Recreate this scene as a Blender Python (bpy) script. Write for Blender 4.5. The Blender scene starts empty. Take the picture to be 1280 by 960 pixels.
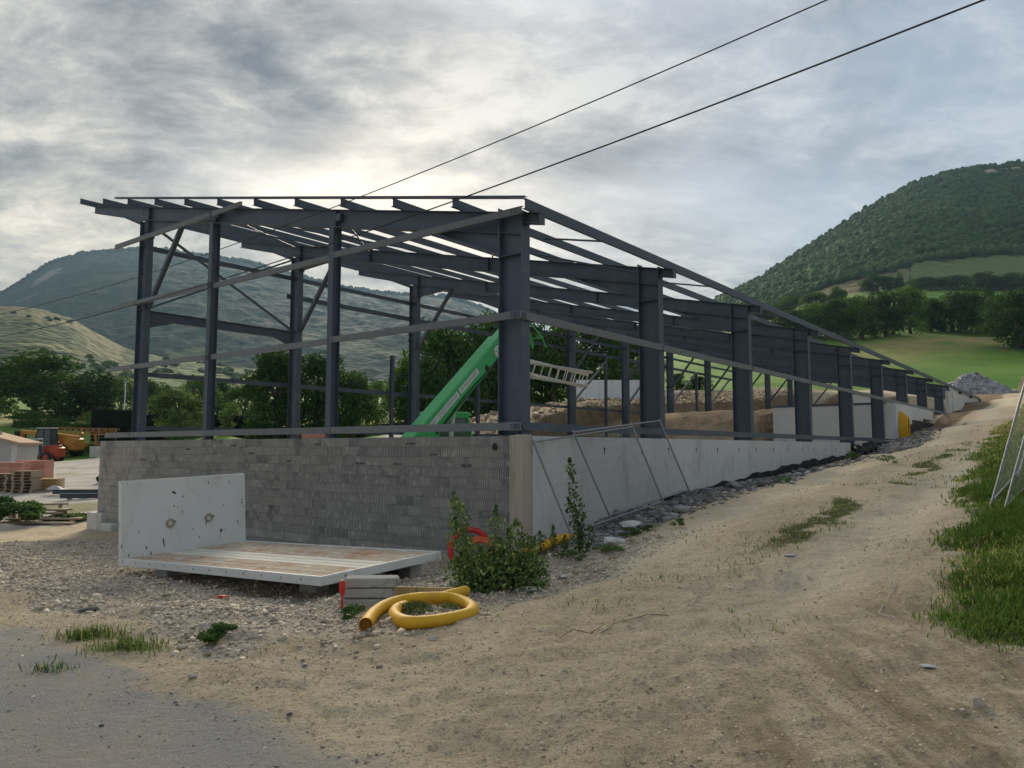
import bpy, math, random
import numpy as np
from mathutils import Vector, Matrix
SC = bpy.context.scene
COL = SC.collection
R = math.radians
rng = np.random.default_rng(7)
random.seed(7)

# ------------------------------------------------------------------ camera
F, CX, CY = 940.0, 640.0, 480.0                 # pixels of the 1280 x 960 photograph
PITCH = math.atan(80 / F)
CP, SP = math.cos(PITCH), math.sin(PITCH)
cam = bpy.data.cameras.new('camera'); camo = bpy.data.objects.new('camera', cam); COL.objects.link(camo)
cam.sensor_width = 36; cam.lens = 36 * F / 1280; cam.clip_end = 9000; cam.clip_start = 0.05
camo.location = (0, 0, 0); camo.rotation_euler = (math.pi / 2 + PITCH, 0, 0)
SC.camera = camo

# ------------------------------------------------------------------ world, sun, exposure
SUN_EL, SUN_AZ = R(20), R(-9)                   # azimuth measured from +Y towards +X
wd = bpy.data.worlds.new('World'); SC.world = wd; wd.use_nodes = True
nt = wd.node_tree; nt.nodes.clear()
class NT:
    """tiny node helper"""
    def __init__(s, tree): s.t = tree
    def n(s, kind, ins=None, **props):
        nd = s.t.nodes.new(kind)
        for k, v in props.items(): setattr(nd, k, v)
        for k, v in (ins or {}).items():
            sk = nd.inputs[k]
            if hasattr(v, 'is_output'): s.t.links.new(v, sk)
            else: sk.default_value = v
        return nd
    def math(s, op, a, b=0.0, clamp=False):
        return s.n('ShaderNodeMath', {0: a, 1: b}, operation=op, use_clamp=clamp).outputs[0]
    def vmath(s, op, a, b=(0, 0, 0)):
        return s.n('ShaderNodeVectorMath', {0: a, 1: b}, operation=op)
    def mix(s, f, a, b, blend='MIX'):
        nd = s.t.nodes.new('ShaderNodeMix'); nd.data_type = 'RGBA'; nd.blend_type = blend
        for k, v in ((0, f), (6, a), (7, b)):
            if hasattr(v, 'is_output'): s.t.links.new(v, nd.inputs[k])
            else: nd.inputs[k].default_value = v if k == 0 or len(v) == 4 else (*v, 1)
        return nd.outputs[2]
    def ramp(s, f, pts):
        nd = s.t.nodes.new('ShaderNodeValToRGB'); s.t.links.new(f, nd.inputs[0])
        el = nd.color_ramp.elements
        while len(el) < len(pts): el.new(0.5)
        for e, (p, c) in zip(el, pts):
            e.position = p; e.color = c if isinstance(c, tuple) and len(c) == 4 else ((*c, 1) if isinstance(c, tuple) else (c, c, c, 1))
        return nd.outputs[0]
    def noise(s, vec, scale, detail=6, rough=.55, dist=0.0):
        return s.n('ShaderNodeTexNoise', {'Vector': vec, 'Scale': scale, 'Detail': detail, 'Roughness': rough, 'Distortion': dist}).outputs[0]

W_ = NT(nt)
sky = W_.n('ShaderNodeTexSky', sky_type='NISHITA', sun_disc=False, sun_elevation=SUN_EL, sun_rotation=SUN_AZ)
sky.air_density = 1.2; sky.dust_density = 2.0; sky.ozone_density = 1.5
tc = W_.n('ShaderNodeTexCoord').outputs['Generated']
sep = W_.n('ShaderNodeSeparateXYZ', {0: tc})
zc = W_.math('ADD', W_.math('MAXIMUM', sep.outputs[2], 0.0), 0.30)
px = W_.math('DIVIDE', sep.outputs[0], zc); py = W_.math('DIVIDE', sep.outputs[1], zc)
# cloud sheet seen in perspective, streaks running from lower left to upper right
cv = W_.n('ShaderNodeCombineXYZ', {0: px, 1: W_.math('MULTIPLY', py, 1.0), 2: 0.0}).outputs[0]
rot = W_.n('ShaderNodeMapping', {'Vector': cv, 'Rotation': (0, 0, R(-24)), 'Scale': (0.95, 1.45, 1)}).outputs[0]
n1 = W_.noise(rot, 2.0, 12, .66, .45)
n2 = W_.noise(rot, 8.0, 10, .70, .35)
n3 = W_.noise(W_.vmath('ADD', rot, (7.3, 2.1, 0)).outputs[0], .75, 5, .5, .2)
n12 = W_.math('ADD', W_.math('MULTIPLY', n1, .62), W_.math('MULTIPLY', n2, .38))
shade = W_.ramp(n12, [(.38, (.078, .087, .104)), (.455, (.130, .138, .150)), (.515, (.198, .199, .200)), (.585, (.310, .303, .285))])
sund = (math.sin(SUN_AZ - R(17)) * math.cos(R(3)), math.cos(SUN_AZ - R(17)) * math.cos(R(3)), math.sin(R(3)))
flat = W_.vmath('NORMALIZE', W_.vmath('MULTIPLY', tc, (1, 1, 2.3)).outputs[0]).outputs[0]
sund = tuple(Vector((sund[0], sund[1], sund[2] * 2.3)).normalized())
dt = W_.vmath('DOT_PRODUCT', flat, sund).outputs['Value']
dt = W_.math('MAXIMUM', dt, 0.0)
glow = W_.math('POWER', dt, 8.0); core = W_.math('POWER', dt, 80.0)
warm = W_.mix(W_.math('MULTIPLY', glow, .52, True), shade, W_.mix(W_.ramp(n12, [(.40, 0.0), (.58, 1.0)]), (.36, .32, .245), (.82, .69, .46)))
warm = W_.mix(W_.math('MULTIPLY', core, .9, True), warm, (1.9, 1.6, 1.12))
# thin places let the blue through
gap = W_.ramp(n3, [(.44, 0.0), (.60, .58)])
scl = W_.n('ShaderNodeVectorMath', {0: sky.outputs[0]}, operation='SCALE'); scl.inputs['Scale'].default_value = .10
blue = W_.mix(.75, scl.outputs[0], (.165, .208, .265))
colr = W_.mix(W_.math('MULTIPLY', gap, W_.math('SUBTRACT', 1.0, glow, True)), warm, blue)
ten = W_.n('ShaderNodeVectorMath', {0: colr}, operation='SCALE'); ten.inputs['Scale'].default_value = 10.0
bg = W_.n('ShaderNodeBackground', {'Color': ten.outputs[0], 'Strength': .1})
W_.n('ShaderNodeOutputWorld', {'Surface': bg.outputs[0]})

sl = bpy.data.lights.new('sun', 'SUN'); slo = bpy.data.objects.new('sun', sl); COL.objects.link(slo)
sl.energy = 3.0; sl.angle = R(22); sl.color = (1, .87, .68)
sdir = Vector((math.sin(SUN_AZ) * math.cos(SUN_EL), math.cos(SUN_AZ) * math.cos(SUN_EL), math.sin(SUN_EL)))
slo.rotation_euler = (-sdir).to_track_quat('-Z', 'Y').to_euler()

vs = SC.view_settings
vs.view_transform = 'Standard'; vs.look = 'None'; vs.gamma = 1; vs.use_curve_mapping = False; vs.exposure = 1.12
try:
    SC.cycles.use_denoising = True; SC.cycles.denoising_input_passes = 'RGB_ALBEDO_NORMAL'; SC.cycles.denoising_prefilter = 'ACCURATE'; SC.cycles.denoiser = 'OPENIMAGEDENOISE'
    SC.cycles.use_adaptive_sampling = False; SC.cycles.sample_clamp_indirect = 2.5; SC.cycles.max_bounces = 6; SC.cycles.diffuse_bounces = 3; SC.cycles.glossy_bounces = 2; SC.cycles.volume_bounces = 0
    SC.cycles.transparent_max_bounces = 6
except Exception: pass

# ------------------------------------------------------------------ site geometry: from image measurements to metres
def ray(u, v):
    a, b = (u - CX) / F, (CY - v) / F
    return np.array([a, CP - b * SP, SP + b * CP])
def at_y(u, v, y): r = ray(u, v); return r * (y / r[1])
def at_z(u, v, z): r = ray(u, v); return r * (z / r[2])
D1 = np.array([-.79162, .61101, 0]); D2 = np.array([.61101, .79162, 0])     # along the gable (to the left), along the long side
C0 = np.array([.1783, 14.0, 0])
SA = math.atan2(D2[1], D2[0])
def W(s, w, z=0.0): return C0 + D2 * s - D1 * w + np.array([0, 0, z])         # s along long wall, w outwards to the right of it
def sw(x, y): dx, dy = x - C0[0], y - C0[1]; return dx * D2[0] + dy * D2[1], -(dx * D1[0] + dy * D1[1])
def gplane(u, v, s=0.0):
    r = ray(u, v); k = (D2 @ C0 + s) / (D2 @ r); return r * k

# ------------------------------------------------------------------ value noise
def _h(ix, iy, seed):
    n = (ix.astype(np.int64) * 374761393 + iy.astype(np.int64) * 668265263 + seed * 2246822519) & 0xffffffff
    n = ((n ^ (n >> 13)) * 1274126177) & 0xffffffff
    return ((n ^ (n >> 16)) & 0xffff) / 65535.0
def vnoise(x, y, seed=0):
    x0, y0 = np.floor(x), np.floor(y); fx, fy = x - x0, y - y0
    fx = fx * fx * (3 - 2 * fx); fy = fy * fy * (3 - 2 * fy)
    a, b, c, d = _h(x0, y0, seed), _h(x0 + 1, y0, seed), _h(x0, y0 + 1, seed), _h(x0 + 1, y0 + 1, seed)
    return (a * (1 - fx) + b * fx) * (1 - fy) + (c * (1 - fx) + d * fx) * fy
def fbm(x, y, seed=0, o=4):
    t, a, n = 0, 1.0, 0
    for i in range(o): t = t + a * vnoise(x * 2 ** i + 17.3 * i, y * 2 ** i - 9.1 * i, seed + i); n += a; a *= .5
    return t / n
def sstep(a, b, x): t = np.clip((x - a) / (b - a), 0, 1); return t * t * (3 - 2 * t)

# ------------------------------------------------------------------ scene helpers
def tag(o, label=None, cat=None, group=None, kind=None):
    if label: o['label'] = label
    if cat: o['category'] = cat
    if group: o['group'] = group
    if kind: o['kind'] = kind
    return o
def thing(name, label, cat, loc=(0, 0, 0), rotz=0.0, group=None, mat=None):
    o = bpy.data.objects.new(name, None); COL.objects.link(o); o.empty_display_size = .1
    if mat is not None: o.matrix_world = mat
    else: o.location = Vector(loc); o.rotation_euler = (0, 0, rotz)
    return tag(o, label, cat, group)
def link(name, me, parent=None, loc=None):
    o = bpy.data.objects.new(name, me); COL.objects.link(o)
    if parent: o.parent = parent
    if loc is not None: o.location = Vector(loc)
    return o
def dup(root, loc=None, rotz=None, label=None, scale=None):
    r = root.copy(); COL.objects.link(r)
    if loc is not None: r.location = Vector(loc)
    if rotz is not None: r.rotation_euler = (0, 0, rotz)
    if scale is not None: r.scale = scale
    if label: r['label'] = label
    for ch in list(root.children):
        c = ch.copy(); COL.objects.link(c); c.parent = r
        for g in ch.children:
            d = g.copy(); COL.objects.link(d); d.parent = c
    return r
def npmesh(name, V, Q, mats=(), smooth=False, tint=None, colattr=None):
    """mesh from numpy arrays; Q is (n,3) or (n,4)"""
    V = np.asarray(V, np.float32); Q = np.asarray(Q, np.int32); k = Q.shape[1]
    me = bpy.data.meshes.new(name); me.vertices.add(len(V)); me.vertices.foreach_set('co', V.ravel())
    me.loops.add(Q.size); me.loops.foreach_set('vertex_index', Q.ravel())
    me.polygons.add(len(Q)); me.polygons.foreach_set('loop_start', np.arange(0, Q.size, k, dtype=np.int32))
    me.update(calc_edges=True)
    if smooth: me.polygons.foreach_set('use_smooth', np.ones(len(Q), bool))
    if tint is not None:
        a = me.attributes.new('tint', 'FLOAT', 'POINT'); a.data.foreach_set('value', np.asarray(tint, np.float32))
    for nm, c in (colattr or {}).items():
        a = me.color_attributes.new(nm, 'FLOAT_COLOR', 'POINT')
        a.data.foreach_set('color', np.c_[c, np.ones(len(c))].astype(np.float32).ravel())
    for m in mats: me.materials.append(m)
    me.validate(clean_customdata=False)
    return me
def frame_of(d, up=(0, 0, 1)):
    d = Vector(d).normalized(); up = Vector(up)
    if abs(d.dot(up)) > .999: up = Vector((1, 0, 0))
    x = up.cross(d).normalized(); y = d.cross(x)        # x sideways, y 'up', d along
    return x, y, d
class MB:
    def __init__(s): s.v = []; s.f = []; s.mi = []; s.sm = []
    def add(s, vs, fs, m=0, sm=False):
        o = len(s.v); s.v += [tuple(p) for p in vs]
        for f in fs: s.f.append(tuple(i + o for i in f)); s.mi.append(m); s.sm.append(sm)
        return s
    def hexa(s, p, m=0):   # 8 points: bottom ring 0-3, top ring 4-7
        return s.add(p, [(3, 2, 1, 0), (4, 5, 6, 7), (0, 1, 5, 4), (1, 2, 6, 5), (2, 3, 7, 6), (3, 0, 4, 7)], m)
    def box(s, x0, x1, y0, y1, z0, z1, m=0):
        return s.hexa([(x0, y0, z0), (x1, y0, z0), (x1, y1, z0), (x0, y1, z0), (x0, y0, z1), (x1, y0, z1), (x1, y1, z1), (x0, y1, z1)], m)
    def beam(s, a, b, wd, ht, up=(0, 0, 1), m=0, off=(0, 0)):
        x, y, d = frame_of(Vector(b) - Vector(a), up); a, b = Vector(a), Vector(b)
        o = x * off[0] + y * off[1]; hx, hy = x * wd / 2, y * ht / 2
        q = [-hx - hy, hx - hy, hx + hy, -hx + hy]
        return s.hexa([a + o + k for k in q] + [b + o + k for k in q], m)
    def ibeam(s, a, b, h, w, up=(0, 0, 1), tf=.016, tw=.010, m=0):
        s.beam(a, b, w, tf, up, m, (0, h / 2 - tf / 2)); s.beam(a, b, w, tf, up, m, (0, -h / 2 + tf / 2))
        return s.beam(a, b, tw, h - 2 * tf, up, m)
    def cee(s, a, b, h, w, up=(0, 0, 1), t=.008, side=1, m=0):
        s.beam(a, b, t, h, up, m, (-side * (w / 2 - t / 2), 0))
        s.beam(a, b, w - t, t, up, m, (side * t / 2, h / 2 - t / 2)); return s.beam(a, b, w - t, t, up, m, (side * t / 2, -h / 2 + t / 2))
    def tube(s, pts, r, n=8, m=0, cap=True, sm=True):
        P = [Vector(p) for p in pts]; rr = r if hasattr(r, '__len__') else [r] * len(P); vs = []; fs = []
        px_ = None
        for i, p in enumerate(P):
            d = (P[min(i + 1, len(P) - 1)] - P[max(i - 1, 0)]).normalized()
            if px_ is None: x, y, _ = frame_of(d)
            else:
                x = (px_ - d * px_.dot(d)).normalized(); y = d.cross(x)
            px_ = x
            for k in range(n):
                a = 2 * math.pi * k / n; vs.append(p + (x * math.cos(a) + y * math.sin(a)) * rr[i])
        for i in range(len(P) - 1):
            for k in range(n): fs.append((i * n + k, i * n + (k + 1) % n, (i + 1) * n + (k + 1) % n, (i + 1) * n + k))
        s.add(vs, fs, m, sm)
        if cap: s.add(vs[:n], [tuple(range(n - 1, -1, -1))], m); s.add(vs[-n:], [tuple(range(n))], m)
        return s
    def prism(s, poly, d, m=0):  # polygon of 3-D points extruded along d
        n = len(poly); P = [Vector(p) for p in poly]; d = Vector(d)
        return s.add(P + [p + d for p in P], [tuple(range(n - 1, -1, -1)), tuple(range(n, 2 * n))] + [(i, (i + 1) % n, n + (i + 1) % n, n + i) for i in range(n)], m)
    def ring(s, c, ax, Rr, r, n=28, k=8, m=0, a0=0, a1=2 * math.pi):
        x, y, d = frame_of(ax); full = abs(a1 - a0 - 2 * math.pi) < 1e-6
        pts = [Vector(c) + (x * math.cos(a0 + (a1 - a0) * i / n) + y * math.sin(a0 + (a1 - a0) * i / n)) * Rr for i in range(n + 1)]
        return s.tube(pts, r, k, m, not full)
    def mesh(s, name, mats):
        me = bpy.data.meshes.new(name); me.from_pydata(s.v, [], s.f)
        for m in (mats if isinstance(mats, (list, tuple)) else [mats]): me.materials.append(m)
        me.polygons.foreach_set('material_index', s.mi); me.polygons.foreach_set('use_smooth', s.sm); me.update()
        return me
    def build(s, name, mats, parent=None, bevel=0):
        o = link(name, s.mesh(name, mats), parent)
        if bevel:
            b = o.modifiers.new('bevel', 'BEVEL'); b.width = bevel; b.segments = 1; b.limit_method = 'ANGLE'
        return o

# ------------------------------------------------------------------ materials
MATS = {}
def mat(name, c1, c2=None, scale=4.0, rough=.85, bump=0.0, bscale=60.0, metal=0.0, c3=None, s3=1.5, t3=(.55, .7), rand=0.0, stretch=(1, 1, 1), tint=0.0, detail=6, spec=.3, c4=None, s4=30.0, t4=(.62, .68), world=False):
    m = bpy.data.materials.new(name); m.use_nodes = True; n = NT(m.node_tree); m.node_tree.nodes.clear()
    if world: vec = n.n('ShaderNodeNewGeometry').outputs['Position']
    else:
        vec = n.n('ShaderNodeTexCoord').outputs['Object']
        oi = n.n('ShaderNodeObjectInfo')
        vec = n.vmath('ADD', vec, n.vmath('MULTIPLY', n.n('ShaderNodeCombineXYZ', {0: oi.outputs['Random'], 1: oi.outputs['Random'], 2: oi.outputs['Random']}).outputs[0], (31, 17, 23)).outputs[0]).outputs[0] if rand else vec
    mp = n.n('ShaderNodeMapping', {'Vector': vec, 'Scale': stretch}).outputs[0]
    col = (*c1, 1)
    if c2: col = n.mix(n.ramp(n.noise(mp, scale, detail, .6), [(.3, 0.0), (.7, 1.0)]), c1, c2)
    if c3: col = n.mix(n.ramp(n.noise(mp, s3, 7, .65, .4), [(t3[0], 0.0), (t3[1], 1.0)]), col, c3)
    if c4: col = n.mix(n.ramp(n.noise(mp, s4, 2, .5), [(t4[0], 0.0), (t4[1], 1.0)]), col, c4)
    if rand:
        v = n.math('ADD', n.math('MULTIPLY', n.n('ShaderNodeObjectInfo').outputs['Random'], 2 * rand), 1 - rand)
        col = n.mix(1.0, col, n.n('ShaderNodeCombineXYZ', {0: v, 1: v, 2: v}).outputs[0], 'MULTIPLY')
    if tint:
        a = n.n('ShaderNodeAttribute', attribute_name='tint').outputs['Fac']
        v = n.math('ADD', n.math('MULTIPLY', a, 2 * tint), 1 - tint)
        col = n.mix(1.0, col, n.n('ShaderNodeCombineXYZ', {0: v, 1: v, 2: v}).outputs[0], 'MULTIPLY')
    bs = n.n('ShaderNodeBsdfPrincipled', {'Base Color': col, 'Roughness': rough, 'Metallic': metal, 'Specular IOR Level': spec})
    if bump:
        b = n.n('ShaderNodeBump', {'Height': n.noise(mp, bscale, 5, .65), 'Strength': bump, 'Distance': .02})
        n.t.links.new(b.outputs[0], bs.inputs['Normal'])
    n.n('ShaderNodeOutputMaterial', {'Surface': bs.outputs[0]})
    MATS[name] = m; return m
def leafmat(name, c1, c2, scale=1.0, trans=.35, tint=.45, rand=.25, c3=None):
    m = bpy.data.materials.new(name); m.use_nodes = True; n = NT(m.node_tree); m.node_tree.nodes.clear()
    vec = n.n('ShaderNodeTexCoord').outputs['Object']
    oi = n.n('ShaderNodeObjectInfo').outputs['Random']
    col = n.mix(n.ramp(n.noise(vec, scale, 4), [(.35, 0.0), (.65, 1.0)]), c1, c2)
    a = n.n('ShaderNodeAttribute', attribute_name='tint').outputs['Fac']
    if c3: col = n.mix(n.ramp(a, [(.86, 0.0), (.93, 1.0)]), col, c3)
    v = n.math('MULTIPLY', n.math('ADD', n.math('MULTIPLY', a, 2 * tint), 1 - tint), n.math('ADD', n.math('MULTIPLY', oi, 2 * rand), 1 - rand))
    col = n.mix(1.0, col, n.n('ShaderNodeCombineXYZ', {0: v, 1: v, 2: v}).outputs[0], 'MULTIPLY')
    d = n.n('ShaderNodeBsdfPrincipled', {'Base Color': col, 'Roughness': .7, 'Specular IOR Level': .08})
    t = n.n('ShaderNodeBsdfTranslucent', {'Color': col})
    mx = n.n('ShaderNodeMixShader', {0: trans, 1: d.outputs[0], 2: t.outputs[0]})
    n.n('ShaderNodeOutputMaterial', {'Surface': mx.outputs[0]})
    MATS[name] = m; return m

STEEL = mat('painted_steel', (.048, .068, .096), (.066, .088, .118), 3, .48, .12, 80, c3=(.115, .125, .13), s3=1.4, t3=(.56, .76), c4=(.13, .13, .125), s4=22, t4=(.68, .8), spec=.5, rand=.12)
RAIL = mat('pale_steel_rail', (.155, .165, .172), (.19, .198, .202), 3, .5, .1, 80, c3=(.24, .24, .235), s3=2.5, t3=(.6, .8), rand=.08)
GALV = mat('galvanised_steel', (.24, .255, .27), (.34, .355, .37), 14, .5, metal=.5)
CONC = mat('cast_concrete', (.58, .575, .555), (.66, .652, .625), 1.3, .9, .25, 90, c3=(.40, .385, .355), s3=1.3, t3=(.52, .74), c4=(.24, .235, .22), s4=26, t4=(.70, .76), stretch=(1, 1, .45), rand=.05)
CONCW = mat('pale_concrete', (.60, .60, .57), (.68, .67, .64), 1.0, .9, .2, 70, c3=(.46, .45, .42), s3=1.2, t3=(.58, .76), stretch=(1, 1, .4), rand=.04)
KERBM = mat('kerb_concrete', (.36, .35, .32), (.45, .44, .405), 5, .95, .4, 70, c3=(.24, .23, .21), s3=4, t3=(.52, .7))
POSTC = mat('form_board_concrete', (.40, .35, .28), (.50, .44, .36), 2.2, .9, .3, 60, c3=(.30, .25, .20), s3=3, t3=(.55, .7), stretch=(1, 1, .15))
BLOCK = mat('concrete_block', (.315, .305, .28), (.41, .40, .37), 3.0, .95, .5, 120, c4=(.50, .49, .455), s4=7, t4=(.60, .74), c3=(.15, .15, .15), s3=1.0, t3=(.50, .72), rand=.07, tint=0)
MORTAR = mat('mortar', (.24, .235, .225), (.30, .295, .28), 6, .95, .4, 90)
INK = mat('stamp_ink', (.05, .05, .052), (.16, .158, .15), 30, .9)
WHITEP = mat('weathered_white_paint', (.66, .675, .65), (.74, .75, .725), 1.6, .55, .05, 60, stretch=(1, 1, .5), c3=(.46, .39, .29), s3=2.4, t3=(.56, .80), c4=(.10, .085, .07), s4=13, t4=(.70, .73))
WHITEB = mat('weathered_white_board', (.66, .62, .52), (.78, .74, .63), 2.0, .7, .15, 50, c3=(.42, .33, .23), s3=2.2, t3=(.58, .75), stretch=(3, .6, 1))
RUST = mat('dirty_plywood', (.46, .36, .25), (.60, .50, .38), 2.6, .85, .3, 50, c3=(.40, .17, .075), s3=1.3, t3=(.50, .68), c4=(.66, .61, .52), s4=6, t4=(.56, .68), rand=.06)
RINGM = mat('rusty_ring', (.28, .22, .14), (.42, .37, .26), 20, .6, metal=.4)
YEL = mat('yellow_pipe', (.70, .38, .022), (.78, .45, .035), 5, .62, c3=(.45, .27, .06), s3=3, t3=(.58, .8), spec=.25)
BORE_SHADE = mat('pipe_bore_shade', (.30, .13, .015), (.36, .17, .02), 5, .7)  # pipe yellow darkened to brown, shade of the opening put into the colour
REDP = mat('red_conduit', (.55, .03, .025), (.66, .05, .03), 5, .45)
REDO = mat('orange_conduit', (.55, .11, .03), (.62, .16, .05), 5, .5)
WOOD = mat('weathered_timber', (.30, .235, .165), (.40, .32, .23), 4, .85, .3, 40, stretch=(1, 8, 8), rand=.15, c3=(.19, .16, .13), s3=2, t3=(.55, .75))
WOODY = mat('yellow_timber', (.42, .29, .13), (.50, .36, .17), 4, .85, .2, 40, rand=.12)
SALMON = mat('salmon_brick', (.50, .23, .165), (.58, .29, .215), 5, .9, .2, 60, rand=.12)
GREENP = mat('green_paint', (.014, .38, .075), (.028, .46, .11), 2, .24, spec=.7, c3=(.05, .26, .09), s3=1.4, t3=(.6, .8))
ORANGEP = mat('orange_paint', (.46, .19, .025), (.52, .24, .03), 2, .45)
REDPAINT = mat('red_paint', (.42, .065, .03), (.50, .10, .04), 2, .45)
DARKM = mat('dark_metal', (.018, .018, .02), (.035, .034, .033), 6, .6)
RUBBER = mat('tyre_rubber', (.02, .02, .021), (.045, .042, .038), 8, .9)
GREYP = mat('grey_paint', (.38, .38, .38), (.46, .46, .45), 4, .6)
GLASS = bpy.data.materials.new('cab_glass'); GLASS.use_nodes = True
_b = GLASS.node_tree.nodes['Principled BSDF']; _b.inputs['Base Color'].default_value = (.10, .14, .14, 1); _b.inputs['Roughness'].default_value = .06; _b.inputs['Alpha'].default_value = .55
STICK = mat('white_sticker', (.66, .68, .66), (.72, .74, .72), 4, .5)
STICKG = mat('sticker_print', (.28, .30, .30), (.36, .38, .38), 4, .6)
MEMB = mat('black_membrane', (.010, .010, .011), (.022, .021, .021), 6, .55, .4, 25, c3=(.10, .085, .065), s3=3, t3=(.6, .75))
WHITEF = mat('white_sheet_panel', (.76, .79, .82), (.83, .85, .87), 1.2, .55, stretch=(1, 1, 5))
ALU = mat('aluminium', (.62, .60, .57), (.72, .70, .67), 12, .5, metal=.15)
RENDERW = mat('grey_render', (.38, .385, .36), (.45, .45, .43), 1.5, .9, .2, 40)
TILE = mat('roof_tile', (.42, .27, .17), (.52, .36, .24), 6, .9, .3, 30)
BARK = mat('bark', (.10, .08, .06), (.17, .14, .105), 6, .95, .6, 30, stretch=(1, 1, .3))
REDPL = mat('red_plastic', (.60, .035, .02), (.68, .07, .035), 5, .5)
PAPER = mat('litter_paper', (.45, .45, .45), (.56, .56, .56), 9, .7)
CABLE = mat('cable_sheath', (.025, .027, .03), (.04, .042, .045), 9, .6)
LEAF_D = leafmat('oak_leaves', (.034, .080, .012), (.062, .128, .022), 3.0)
LEAF_M = leafmat('ash_leaves', (.065, .135, .019), (.105, .190, .034), 3.0)
LEAF_L = leafmat('pale_leaves', (.10, .17, .040), (.16, .24, .065), 3.0)
LEAF_H = leafmat('hedge_leaves', (.018, .030, .010), (.030, .048, .016), 2.0, tint=.35)
LEAF_B = leafmat('shrub_leaves', (.075, .135, .040), (.125, .195, .060), 6.0, c3=(.22, .25, .09), trans=.30)
LEAF_G = leafmat('grass_blades', (.085, .165, .024), (.150, .235, .045), .7, tint=.55, rand=.1, c3=(.40, .34, .14), trans=.35)
LEAF_S = leafmat('sapling_leaves', (.075, .15, .04), (.13, .215, .06), 6.0, trans=.3)
STONE = mat('limestone_gravel', (.47, .405, .31), (.66, .58, .46), 7, .95, .4, 70, tint=.42)
SLATE = mat('slate_rubble', (.165, .168, .172), (.275, .272, .262), 5, .9, .4, 50, tint=.6, c3=(.30, .26, .20), s3=1.1, t3=(.52, .66))
PEBB = mat('dirt_pebbles', (.36, .285, .19), (.56, .465, .335), 7, .95, .3, 70, tint=.4)

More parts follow.
